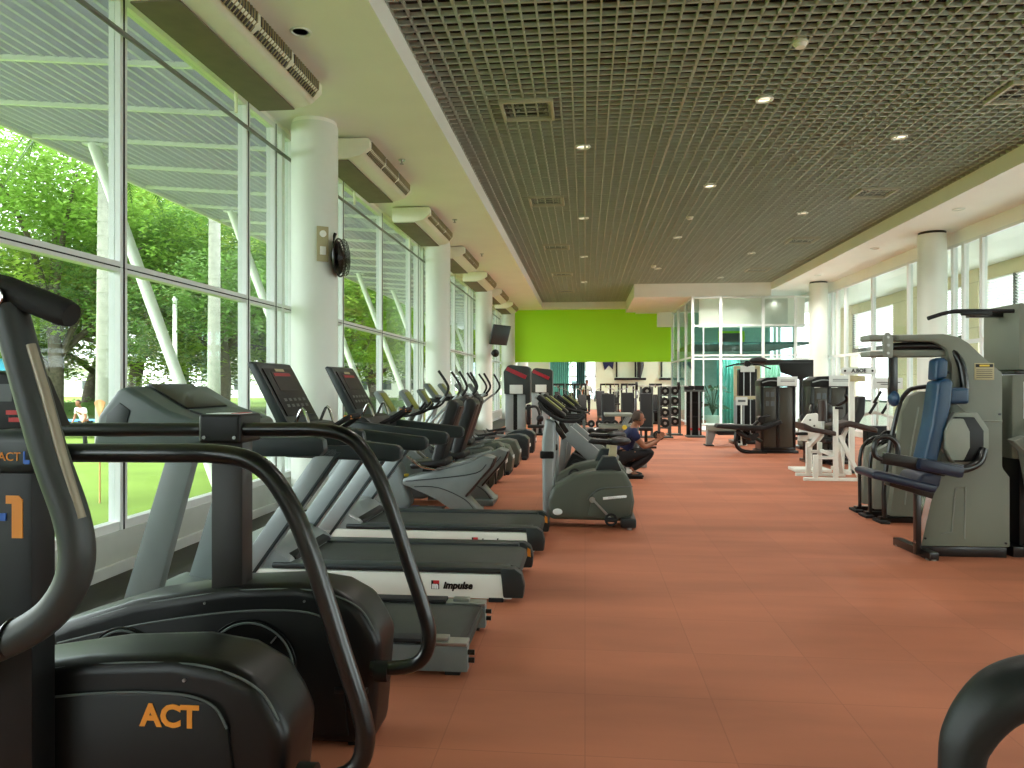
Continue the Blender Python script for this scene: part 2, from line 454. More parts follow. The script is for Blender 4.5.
struct(MB().slab(3.55, XR - .08, 23.6, GY - .06, 0, .07, .01).build('trim_3', PANELG))
struct(MB().slab(4.0, 7.6, 26.6, 26.7, 3.48, 4.5).build('wall_room_upper', CREAM))
struct(MB().slab(6.15, 6.95, 26.3, 26.35, 3.55, 4.45).build('trim_4', PANELG))
struct(MB().slab(GX + .06, XR - .1, 31.6, 31.8, 0, 4.5).build('wall_room', mat('pale teal wall', (150, 190, 180), .8)))
struct(MB().slab(GX + .1, XR - .1, 26.0, 31.6, 2.86, 2.94).build('ceiling_room', mat('dark teal soffit', (70, 100, 96), .8)))
curtain('curtain', 'light teal curtain behind the glass beside the potted plant', 4.7, 5.5, 27.1, .08, 2.42)
curtain('curtain', 'pale teal curtain behind the black rack in the glazed room', 5.75, 6.9, 27.1, .08, 2.42, mat('pale curtain', (150, 190, 170), .8))
t = thing('picture_frame', 'lime green framed panel seen high behind the glass of the far room', 'picture frame', (4.95, 28.2, 2.95))
MB().slab(0, .95, 0, .04, .0, .52).slab(.12, .83, -.01, .05, .1, .42).build('frame', LIME, t)
MB().slab(.1, .85, -.02, -.012, .08, .44).build('panel', DKGREY, t)

# ------------------------------------------------------------------ ceiling fittings
LENS = emat('lamp lens', (255, 246, 220), LENSE)
def lamp(x, y, z, p):
    l = bpy.data.lights.new('downlight_or_fill_lamp', 'SPOT'); l.energy = p; l.shadow_soft_size = .09; l.spot_size = R(150); l.spot_blend = .8; l.color = (1, .95, .86)
    o = bpy.data.objects.new('downlight_or_fill_lamp', l); COL.objects.link(o); o.location = (x, y, z - .03)
proto = thing('downlight', 'x', 'downlight', (0, 0, 0), 0, 'recessed downlights')
MB().ring((0, 0, 0), .095, .016, 'z', 28, 8).build('trim_ring', WHITE, proto)
MB().cyl((0, 0, .004), (0, 0, .02), .085, n=24).build('lens', LENS, proto)
first = True
def downlight(x, y, z, label, p):
    global first
    if first:
        proto.location = (x, y, z); proto['label'] = label; first = False
    else: dup(proto, (x, y, z), label)
    lamp(x, y, z, p * (4.2 if y > 22 else 1))
for row, (x, ys) in {'row nearest the air vents by the windows': (-.03, (10.85, 15.5, 20.2, 25.2)), 'middle row': (2.17, (13.2, 17.75, 22.5)), 'row nearest the far column side': (4.38, (10.85, 15.48, 20.1, 24.6))}.items():
    for i, y in enumerate(ys):
        downlight(x, y, ZC, '%s lit downlight of the grid ceiling, %s' % (ORD[i], row), LAMP)
downlight(2.17, 9.25, ZC, 'round downlight in the grid ceiling nearest the smoke detector', LAMP)
for i, y in enumerate((14.27, 18.2, 22.5)):
    downlight(6.8, y, ZS, '%s small downlight in the white soffit along the right columns' % ORD[i], LAMP * .4)
for (x, y, z) in ((-.03, 6.2, ZC), (2.17, 4.0, ZC), (4.38, 6.2, ZC)): lamp(x, y, z, LAMP * .5)
for (x, y) in ((-1, 36), (2, 36), (-1, 40), (2, 40), (5, 38)): lamp(x, y, ZS, LAMP * 2)  # fill lamps without fittings, added to keep the free-weight zone lit
for (x, y) in ((4.6, 28.5), (6.6, 29), (5.2, 26.6), (6.6, 26.6)): lamp(x, y, 2.85, LAMP * .9)  # unseen fill lamps added to brighten the inside of the glazed room
for (x, y) in ((4.8, 29), (6.4, 29)): lamp(x, y, 4.45, LAMP * .8)  # further fill lamps added above the glazed room's soffit
lamp(4.4, 26.2, 4.4, LAMP * .03); lamp(5.3, 26.2, 4.4, LAMP * .03); lamp(6.5, 26.2, 4.4, LAMP * .03)  # weak fill lamps added to light the cream panel behind the glass

proto_v = thing('air_vent', 'square air vent in the grid ceiling, first of the row by the windows', 'air vent', (-.72, 9.3, ZC - .005), 0, 'square ceiling air vents')
mb = MB()
for s in (-1, 1):
    mb.slab(s * .31 - .018, s * .31 + .018, -.33, .33, -.03, .03).slab(-.33, .33, s * .31 - .018, s * .31 + .018, -.03, .03)
mb.build('frame', VENTM, proto_v)
mb = MB()
for q in range(1, 6):
    a = .31 - q * .052
    for s in (-1, 1):
        mb.box((s * a, 0, .02 + q * .004), (.006, 2 * a, .05), 0, (0, s * R(40), 0)); mb.box((0, s * a, .02 + q * .004), (2 * a, .006, .05), 0, (-s * R(40), 0, 0))
mb.build('louvre', MGREY, proto_v)
MB().slab(-.30, .30, -.30, .30, .045, .055).build('duct', BLACKP, proto_v)
for i, y in enumerate((13.95, 18.65, 23.3, 27.6)): dup(proto_v, (-.72, y, ZC - .005), 'square air vent in the grid ceiling, %s of the row by the windows' % ORD[i + 1])
for i, y in enumerate((9.3, 13.95, 18.4, 23.0)): dup(proto_v, (5.2, y, ZC - .005), 'square air vent in the grid ceiling, %s of the row by the right soffit' % ORD[i])
t = thing('smoke_detector', 'round ivory smoke detector on the ceiling grid between the vents', 'smoke detector', (2.17, 7.74, ZC))
MB().cyl((0, 0, -.02), (0, 0, .03), .075, n=24).build('base', ACW, t); MB().cyl((0, 0, -.055), (0, 0, -.02), .05, .065, n=24).build('sensor', CREAM, t)
t2 = dup(t, (2.16, 15.62, ZC), 'small ivory smoke detector farther along the middle of the grid ceiling')
dup(t, (2.0, 22.0, ZC), 'tiny ivory smoke detector beside the last middle downlight')
for i, (x, y) in enumerate(((-2.57, 6.5), (-2.6, 10.35), (-2.52, 14.2), (-2.52, 18.0))):
    if i == 0:
        t = thing('recessed_downlight', 'dark round recessed light fitting in the white soffit above the windows', 'downlight', (x, y, ZS))
        MB().ring((0, 0, 0), .085, .014, 'z', 28, 8).build('trim_ring', WHITE, t); MB().cyl((0, 0, .0), (0, 0, .01), .08, n=24).build('recess', STEEL, t)
    else:
        if i == 1:
            sp = thing('ceiling_sprinkler', 'x', 'sprinkler', (x, y, ZS), 0, 'soffit sprinkler heads')
            MB().cyl((0, 0, -.012), (0, 0, 0), .05, n=20).build('escutcheon', CHROME, sp)
            MB().cyl((0, 0, -.06), (0, 0, -.012), .014, n=10).cyl((0, 0, -.066), (0, 0, -.06), .03, n=14).build('deflector', STEEL, sp)
            sp['label'] = 'first small sprinkler head in the white soffit beside the air conditioners'
        else: dup(sp, (x, y, ZS), '%s small sprinkler head in the white soffit beside the air conditioners' % ORD[i - 1])

# ceiling-hung air conditioners
def ac_unit():
    t = thing('air_conditioner', 'x', 'air conditioner', (0, 0, 0), 0, 'ceiling air conditioners along the windows')
    L = 2.3
    MB().prism([(-.70, -.02), (-.70, -.25), (-.68, -.29), (-.30, -.29), (-.12, -.25), (.0, -.15), (.0, -.05), (-.03, -.02)], 0, L, 'y', .02).build('casing', ACW, t)
    MB().slab(-.68, -.29, .03, L - .03, -.306, -.291, .004).build('return_panel', ACB, t)
    for k in range(3):
        a = .09 + k * .72
        g = MB().prism([(-.012, -.055), (.004, -.055), (.004, -.135), (-.06, -.215), (-.075, -.2), (-.012, -.13)], a, a + .66, 'y').build('outlet', ACG, t)
        mb = MB()
        for q in range(13): mb.prism([(.004, -.05), (.016, -.06), (.014, -.14), (-.055, -.222), (-.065, -.215), (.004, -.135)], a + .02 + q * .051, a + .026 + q * .051, 'y')
        mb.build('vane', TANL, g)
    MB().slab(-.55, -.5, .2, .24, -.03, .0).slab(-.55, -.5, L - .24, L - .2, -.03, 0).slab(-.15, -.1, .2, .24, -.03, 0).slab(-.15, -.1, L - .24, L - .2, -.03, 0).build('hanger', STEEL, t)
    mb = MB(); mb.tube([(-.66, L - .1, -.12), (-.88, L - .1, -.12), (-.9, L - .1, -.13), (-.9, L - .1, -.34)], .018, 8, 4); mb.build('drain_pipe', ACW, t)
    return t
a0 = ac_unit()
for i, y in enumerate((5.28, 9.3, 13.05, 16.9, 20.75, 24.5, 28.3)):
    lab = '%s ceiling air conditioner above the windows, counted from the front end' % ORD[i]
    if i == 0: a0.location = (-2.76, y, ZS); a0['label'] = lab
    else: dup(a0, (-2.76, y, ZS), lab)
# curtain rail along the glass
tag(MB().tube([(XL + .12, YN + .2, 4.27), (XL + .12, 31.5, 4.27)], .022, 10).build('curtain_rail', mat('grey rail', (120, 122, 116), .4, .5)), 'long grey metal rail running across the window heads', 'curtain rail')

# things on the left columns
t = thing('wall_fan', 'black round wall fan hung on the first white column', 'fan', (-3.03, 8.72, 3.03), 0)
mb = MB()
for q in range(6): mb.ring((.13, 0, 0), .06 + q * .032, .005, 'x', 28, 5)
for q in range(8):
    a = q * PI / 8; mb.tube([(.13, -.22 * math.cos(a), -.22 * math.sin(a)), (.13, .22 * math.cos(a), .22 * math.sin(a))], .004, 5)
mb.ring((.07, 0, 0), .225, .012, 'x', 32, 6); mb.build('guard', BLACKM, t)
MB().cyl((.045, 0, 0), (.05, 0, 0), .21, n=28).build('back_guard', BLACKP, t)
mb = MB()
for q in range(3):
    a = q * 2 * PI / 3; mb.box((.09, .1 * math.cos(a), .1 * math.sin(a)), (.012, .18, .11), .01, (a, 0, R(14)))
mb.cyl((.06, 0, 0), (.12, 0, 0), .04, n=16); mb.build('blade', BLACKP, t)
MB().cyl((-.02, 0, 0), (.07, 0, 0), .07, n=18).bar((-.02, 0, 0), (-.02, 0, .2), .05, .04).bar((-.02, 0, .2), (.02, 0, .3), .03, .03).build('motor', BLACKP, t)
t = thing('wall_plate', 'pale yellow control plate with dials on the first white column', 'switch plate', (-3.12, 8.57, 3.2), R(35))
MB().slab(-.07, .07, -.02, .0, -.24, .18, .006).build('plate', TANL, t)
MB().cyl((0, -.035, .09), (0, -.018, .09), .04, n=18).build('dial', CREAM, t); MB().slab(-.035, .035, -.03, -.018, -.16, -.06, .004).build('switch', CREAM, t)
t = thing('tv', 'black flat television tilted on the third white column', 'television', (-3.0, 24.15, 3.1), R(60))
tv = Matrix.Rotation(R(0), 4, 'Z')
MB().box((0, -.28, 0), (.92, .06, .66), .015, (R(16), 0, 0)).build('bezel', BLACKP, t)
MB().box((0, -.312, -.008), (.84, .012, .57), .004, (R(16), 0, 0)).build('screen', SCREEN, t)
MB().bar((0, 0, -.0), (0, -.26, 0), .08, .08).bar((0, -.02, -.2), (0, -.02, .2), .16, .03).build('bracket', BLACKM, t)
t = thing('speaker', 'small round black speaker under the television on the white column', 'speaker', (-2.98, 23.9, 2.5), R(55))
MB().ell((0, -.1, 0), (.14, .12, .13)).build('shell', BLACKP, t); MB().bar((0, .06, 0), (0, -.05, 0), .05, .05).build('bracket', BLACKM, t)

o = MB().slab(-.05, .05, 0, 1.3, 0, .012, .004).build('cable_cover', YELLOW, None, (-2.98, 4.35, .0045)); tag(o, 'yellow cable cover on the dark floor strip behind the old treadmill', 'cable cover')
t = thing('floor_mat', 'striped floor mat under the silver recumbent bike', 'mat', (-2.42, 8.05, 0))
for k, m in enumerate((YELLOW, BLACKR, SCREENB, BLUEP, BLACKR, WHITEP, REDP)): MB().slab(.0 + k * .1, .09 + k * .1, .0, .9, 0, .006).build('stripe', m, t)
MB().slab(-.03, .73, -.02, .92, 0, .003).build('backing', BLACKR, t)
# ------------------------------------------------------------------ outside
GZ = -.4
struct(MB().slab(-140, -3.86, -60, 220, GZ - .3, GZ).build('lawn', LAWN))
struct(MB().slab(7.86, 60, -60, 220, -.4, -.05).build('ground', PANELG))
struct(MB().slab(-60, 60, -60, YN - .1, GZ - .3, GZ).build('ground_paving', PANELG))
# corrugated canopy over the path along the windows
zc = lambda x: 5.05 + (-3.86 - x) * .085
mb = MB(); bm = mb.bm; top, bot = [], []
n = 112
for i in range(n + 1):
    x = -3.87 - 4.8 * i / n
    z = zc(x) + (.05 if i % 4 in (1, 2) else -.05)
    top.append([bm.verts.new((x, y, z + .012)) for y in (-8, 52)]); bot.append([bm.verts.new((x, y, z)) for y in (-8, 52)])
for a, b_ in zip(top, top[1:]): bm.faces.new((a[0], a[1], b_[1], b_[0]))
for a, b_ in zip(bot, bot[1:]): bm.faces.new((a[0], b_[0], b_[1], a[1]))
bm.faces.new((top[-1][0], top[-1][1], bot[-1][1], bot[-1][0])); bm.faces.new((top[0][0], bot[0][0], bot[0][1], top[0][1]))
roof = struct(mb.build('roof_canopy', CORR))
for k in range(36):
    y = 4.8 + 1.5 * k - 9
    MB().bar((-3.9, y, zc(-3.9) - .07), (-8.6, y, zc(-8.6) - .07), .05, .06).build('purlin', FRAMEW, roof)
MB().slab(-8.72, -8.66, -8, 52, zc(-8.67) - .1, zc(-8.67) + .06).build('eaves_trim', FRAMEW, roof)
for k in range(9):
    y = 10.8 + 4.5 * (k - 1)
    t = thing('canopy_strut', 'slanted white steel strut of the outdoor canopy, %s from the front end' % ORD[k], 'strut', (-5.45, y, GZ), 0, 'canopy struts')
    MB().cyl((0, 0, 0), (-2.15, 0, zc(-7.6) - .14 - GZ), .085, n=16).build('tube', WHITE, t)
    MB().cyl((0, 0, 0), (0, 0, .04), .18, n=20).build('base_plate', PANELG, t)
    MB().bar((-2.3, 0, zc(-7.6) - .14 - GZ), (-1.95, 0, zc(-7.6) - .17 - GZ), .12, .03).build('bracket', FRAMEW, t)

def leaf_mesh(name, m, blobs, n, size, parent=None, seed=1):
    rnd = random.Random(seed); vs, fs = [], []
    tot = sum(b[1][0] * b[1][1] * b[1][2] for b in blobs)
    for c, d in blobs:
        k = max(1, int(n * d[0] * d[1] * d[2] / tot / 14))
        for _ in range(k):
            while True:
                v = Vector((rnd.uniform(-1, 1), rnd.uniform(-1, 1), rnd.uniform(-1, 1)))
                if .25 < v.length < 1: break
            v = v * (v.length ** -.35)
            q = Vector((c[0] + v.x * d[0], c[1] + v.y * d[1], c[2] + v.z * d[2]))
            for _ in range(14):
                p = q + Vector((rnd.gauss(0, 1), rnd.gauss(0, 1), rnd.gauss(0, .6))) * size * 2.2
                a = rnd.uniform(0, 2 * PI); tl = rnd.uniform(-.9, .9); s = size * rnd.uniform(.6, 1.25)
                u = Vector((math.cos(a), math.sin(a), math.sin(tl) * .7)) * s
                w_ = Vector((-math.sin(a), math.cos(a), rnd.uniform(-.6, .6))) * s * .42
                i = len(vs)
                vs += [p - u, p + w_ - u * .15, p + u, p - w_ - u * .15]; fs.append((i, i + 1, i + 2, i + 3))
    me = bpy.data.meshes.new(name); me.from_pydata([tuple(v) for v in vs], [], fs); me.materials.append(m)
    o = bpy.data.objects.new(name, me); COL.objects.link(o)
    if parent is not None: o.parent = parent
    return o

def tree_proto(seed, m, h, spread, n, size, lean=0):
    rnd = random.Random(seed)
    t = thing('tree', 'x', 'tree', (0, 0, 0), 0, 'garden trees')
    mb = MB(); blobs = []
    mb.tube([(0, 0, -.3), (.1, .05, 1.2), (.1 + lean * .4, .1, h * .22), (lean, 0, h * .42), (lean * 1.2, .2, h * .75)], [.55, .42, .38, .26, .08], 10, 3)
    nb = 9
    for k in range(nb):
        a = k * 2 * PI / nb + rnd.uniform(-.3, .3); z0 = h * rnd.uniform(.16, .42); L = spread * rnd.uniform(.6, 1.0); z1 = h * rnd.uniform(.3, .85)
        e = Vector((lean + math.cos(a) * L, math.sin(a) * L, z1))
        mid = Vector((lean * .6 + math.cos(a) * L * .45, math.sin(a) * L * .45, z0 + (z1 - z0) * .62))
        mb.tube([(lean * .5, 0, z0), mid, e], [.2, .13, .04], 7, 4)
        blobs.append((e, (spread * .36, spread * .36, h * .13)))
        blobs.append((mid + Vector((0, 0, h * .16)), (spread * .32, spread * .32, h * .12)))
        blobs.append((e + Vector((0, 0, -h * .12)), (spread * .32, spread * .32, h * .09)))
    blobs.append((Vector((lean, 0, h * .86)), (spread * .6, spread * .6, h * .16)))
    mb.build('trunk', BARK, t)
    leaf_mesh('crown', m, blobs, n, size, t, seed)
    return t
TP = [tree_proto(3, LEAF1, 14.5, 8.0, 40000, .175), tree_proto(11, LEAF2, 13, 7.5, 40000, .17, 1.5), tree_proto(23, LEAF3, 14, 8.5, 38000, .18, -1.2)]
used = [False] * 3
def place_tree(k, px, D, s, label, rz):
    t_ = (585 - px) / 740.; y = D / math.sqrt(1 + t_ * t_); x = -t_ * y
    if used[k]: o = dup(TP[k], (x, y, GZ), label, rz)
    else:
        o = TP[k]; used[k] = True; o.location = (x, y, GZ); o['label'] = label; o.rotation_euler = (0, 0, rz)
    o.scale = (s, s, s)
TREES = [(0, 18, 44, .95, 'broad bright green tree outside the window behind the foremost handlebar'),
    (1, 60, 55, 1.1, 'old dark trunked tree on the lawn behind the low hedge'),
    (2, 112, 48, .95, 'yellow green tree outside just beyond the first wide mullion'),
    (0, 165, 57, 1.15, 'bright green tree on the lawn behind the second slanted strut'),
    (1, 208, 42, .85, 'leaning deep green tree behind the pale palm trunk'),
    (2, 262, 50, 1.0, 'yellow green tree outside next to the first white column'),
    (0, 345, 52, .95, 'bright tree seen through the panes past the first column'),
    (1, 372, 62, 1.05, 'deep green tree seen low through the panes past the first column'),
    (2, 402, 70, 1.1, 'yellow green tree seen just before the second white column'),
    (0, 462, 72, 1.0, 'bright tree seen between the second and third white columns'),
    (1, 492, 84, 1.1, 'deep green tree seen between the third and fourth white columns'),
    (0, 300, 82, 1.4, 'tall bright tree in the far back of the lawn'),
    (1, 425, 95, 1.4, 'tall deep green tree at the far end of the garden')]
for i, (k, px, D, s, lab, ) in enumerate(TREES): place_tree(k, px, D, s, lab, i * 1.3)

def palm(loc, h, r, lab, fr, seed, fl=3.2):
    rnd = random.Random(seed)
    t = thing('palm_tree', lab, 'palm tree', loc)
    b = MB(); b.tube([(0, 0, -.3), (.02, 0, h * .3), (.05, 0, h * .7), (.05, 0, h)], [r * 1.15, r, r * .92, r * .7], 16, 4)
    for q in range(int(h / .45)): b.ring((.03, 0, .3 + q * .45), r * .98, .012, 'z', 18, 5)
    b.build('trunk', PALMB, t)
    for k in range(fr):
        a = k * 2.4 + rnd.uniform(-.2, .2); up = rnd.uniform(.0, 1.1)
        P = []
        for q in range(9):
            u = q / 8; rr = fl * u * (1 - .12 * u); P.append(Vector((math.cos(a) * rr, math.sin(a) * rr, h + fl * (up * u - 1.15 * u * u))))
        f = MB(); f.tube(P, [.04 - .035 * q / 8 for q in range(9)], 5); bm = f.bm
        side = Vector((-math.sin(a), math.cos(a), 0))
        for q in range(1, 53):
            u = q / 53 * 8; i = min(int(u), 7); p = P[i].lerp(P[i + 1], u - i); d = (P[i + 1] - P[i]).normalized()
            ln = .8 * math.sin(PI * min(1, .15 + q / 58))
            for s in (-1, 1):
                e = p + side * s * ln * .75 + d * ln * .5 + Vector((0, 0, -ln * .45)); wv = d * .05
                v = [bm.verts.new(x) for x in (p - wv, p + wv, e)]; bm.faces.new(v)
        me = bpy.data.meshes.new('frond'); bm.to_mesh(me); bm.free(); me.materials.append(PALML)
        o = bpy.data.objects.new('frond', me); COL.objects.link(o); o.parent = t
palm((-15.3, 22.2, GZ), 10.6, .21, 'palm with drooping fronds under the canopy edge, behind the first strut', 22, 5)
palm((-14.95, 28.6, GZ), 13.5, .24, 'palm with a tall pale trunk between the first and second window mullions', 16, 9, 3.0)

t = thing('lamp_post', 'thin white lamp post on the lawn behind the slanted strut', 'lamp post', (-17.0, 29.3, GZ))
MB().cyl((0, 0, 0), (0, 0, 5.4), .1, .085, 14).build('post', WHITE, t); MB().cyl((0, 0, 0), (0, 0, .12), .2, n=16).build('base', PANELG, t)
MB().cyl((0, 0, 5.4), (0, 0, 5.55), .13, .05, 14).build('cap', PANELG, t)
for i, (x0, x1, y0, lab) in enumerate(((-44, -28, 43, 'clipped green hedge on the lawn in front of the old dark trunks'), (-22, -12, 50, 'low clipped hedge behind the palm trunk'), (-17, -9, 68, 'low hedge seen beside the second column'))):
    L = x1 - x0
    hd = thing('hedge', lab, 'hedge', (x0, y0, GZ))
    MB().slab(0, L, 0, .9, -.2, .75, .08).build('core', LEAF2, hd)
    leaf_mesh('foliage', LEAF2, [(((j + .5) * L / 10, .45, .55), (L / 18, .5, .42)) for j in range(10)], 2600, .1, hd, i)
# planting strip under the windows
bs = leaf_mesh('border_plants', LEAF1, [((-4.5, y, GZ + .16), (.32, 1.1, .22)) for y in range(2, 44, 2)], 14000, .055, None, 4)
bs['kind'] = 'stuff'; bs['label'] = 'leafy green ground cover planted along the foot of the windows'; bs['category'] = 'plants'

def building(lab, x, y, L, h, nwin, rz):
    t = thing('building', lab, 'building', (x, y, GZ), rz)
    MB().slab(0, L, 0, 8, 0, h).build('wall', CREAM, t); MB().prism([(-1, h), (9, h), (8.2, h + .5), (4, h + 1.6), (-.2, h + .5)], -.6, L + .6, 'x').build('roof', mat('pale roof', (196, 190, 180), .8), t)
    for k in range(nwin):
        xx = (k + .5) * L / nwin; wd = MB().slab(xx - .7, xx + .7, -.06, .02, 1.0, 2.5).build('window_frame', FRAMEW, t); MB().slab(xx - .6, xx + .6, -.07, -.055, 1.1, 2.4).build('pane', SCREENB, wd)
building('long pale building with dark windows beyond the trees left of the first column', -52, 96, 30, 4.4, 9, R(12))
building('pale low building beyond the hedge at the old trees', -100, 92, 34, 4.2, 9, R(26))
building('pale building glimpsed past the second column at the end of the garden', -20, 128, 20, 4.4, 6, 0)

t = thing('garden_shelter', 'blue topped garden shelter at the left edge beyond the machine handlebar', 'shelter', (-27.4, 31.4, GZ))
MB().prism([(-1.8, 2.3), (1.8, 2.3), (1.5, 2.55), (0, 3.1), (-1.5, 2.55)], -1.6, 1.6, 'y', .03).build('roof', mat('blue tarpaulin', (70, 170, 200), .6), t)
for sx in (-1, 1):
    for sy in (-1, 1): MB().cyl((sx * 1.6, sy * 1.45, 0), (sx * 1.6, sy * 1.45, 2.35), .05, n=10).build('post', STEEL, t)
t = thing('garden_table', 'low blue table on the lawn beyond the handrails', 'table', (-17.6, 24.6, GZ), R(10))
MB().slab(-1.3, 1.3, -.45, .45, .58, .64, .01).build('tabletop', mat('blue laminate', (86, 138, 200), .5), t)
for sx in (-1, 1):
    for sy in (-1, 1): MB().bar((sx * 1.15, sy * .35, 0), (sx * 1.1, sy * .35, .6), .05, .05).build('leg', STEEL, t)
t = thing('leaf_rake', 'bamboo leaf rake standing head up on the grass by the first wide mullion', 'rake', (-7.7, 11.1, GZ), R(-30))
MB().cyl((0, 0, 0), (0, 0, 1.4), .014, n=8).build('pole', mat('bamboo', (206, 158, 104), .6), t)
mb = MB()
for q in range(15):
    a = R(-33 + q * 66 / 14); mb.bar((math.sin(a) * .02, 0, 1.38), (math.sin(a) * .32, 0, 1.38 + math.cos(a) * .27), .016, .012)
mb.bar((-.08, .01, 1.51), (.08, .01, 1.51), .012, .02).bar((-.13, .01, 1.59), (.13, .01, 1.59), .012, .02); mb.build('fan_head', mat('bamboo tines', (196, 146, 96), .6), t)

# corridor outside the right glass wall
struct(MB().slab(XR + .2, 10.6, -4, 33, 4.55, 4.65).build('ceiling_corridor', WHITE))
mb = MB()
for y0, y1 in ((2, 3.3), (9.2, 10.4), (16.2, 17.6), (20.6, 21.2), (24.2, 26.0), (30, 33)): mb.slab(10.3, 10.6, y0, y1, -.1, 4.55)
mb.slab(10.35, 10.6, -4, 33, 4.2, 4.55)
struct(mb.build('wall_corridor', BRICKM))
struct(MB().slab(10.38, 10.44, -4, 33, .85, .93).slab(10.36, 10.46, -4, 33, 2.72, 2.86).build('trim_5', mat('dark rail', (84, 86, 80), .5)))
struct(MB().slab(10.36, 10.42, -4, 33, -.1, .85).build('wall_parapet', CREAM))
k = 0
for y0, y1 in ((3.3, 6.2), (6.25, 9.2), (10.4, 13.2), (13.25, 16.2), (17.6, 20.6), (21.2, 24.2), (26, 30)):
    t = thing('louvre_blind', '%s white slatted blind above the corridor rail, counted from the front end' % ORD[k], 'blind', (10.42, y0, 2.86), 0, 'corridor blinds'); k += 1
    mb = MB(); L = y1 - y0
    for q in range(18): mb.box((0, L / 2, .06 + q * .074), (.07, L - .1, .012), 0, (0, R(40), 0))
    mb.build('slats', WHITEP, t)
    MB().slab(-.05, .05, 0, .05, 0, 1.36).slab(-.05, .05, L - .05, L, 0, 1.36).slab(-.05, .05, L / 2 - .03, L / 2 + .03, 0, 1.36).build('frame', mat('dark grey frame', (92, 98, 92), .5) if 'dark grey frame' not in MATS else MATS['dark grey frame'], t)
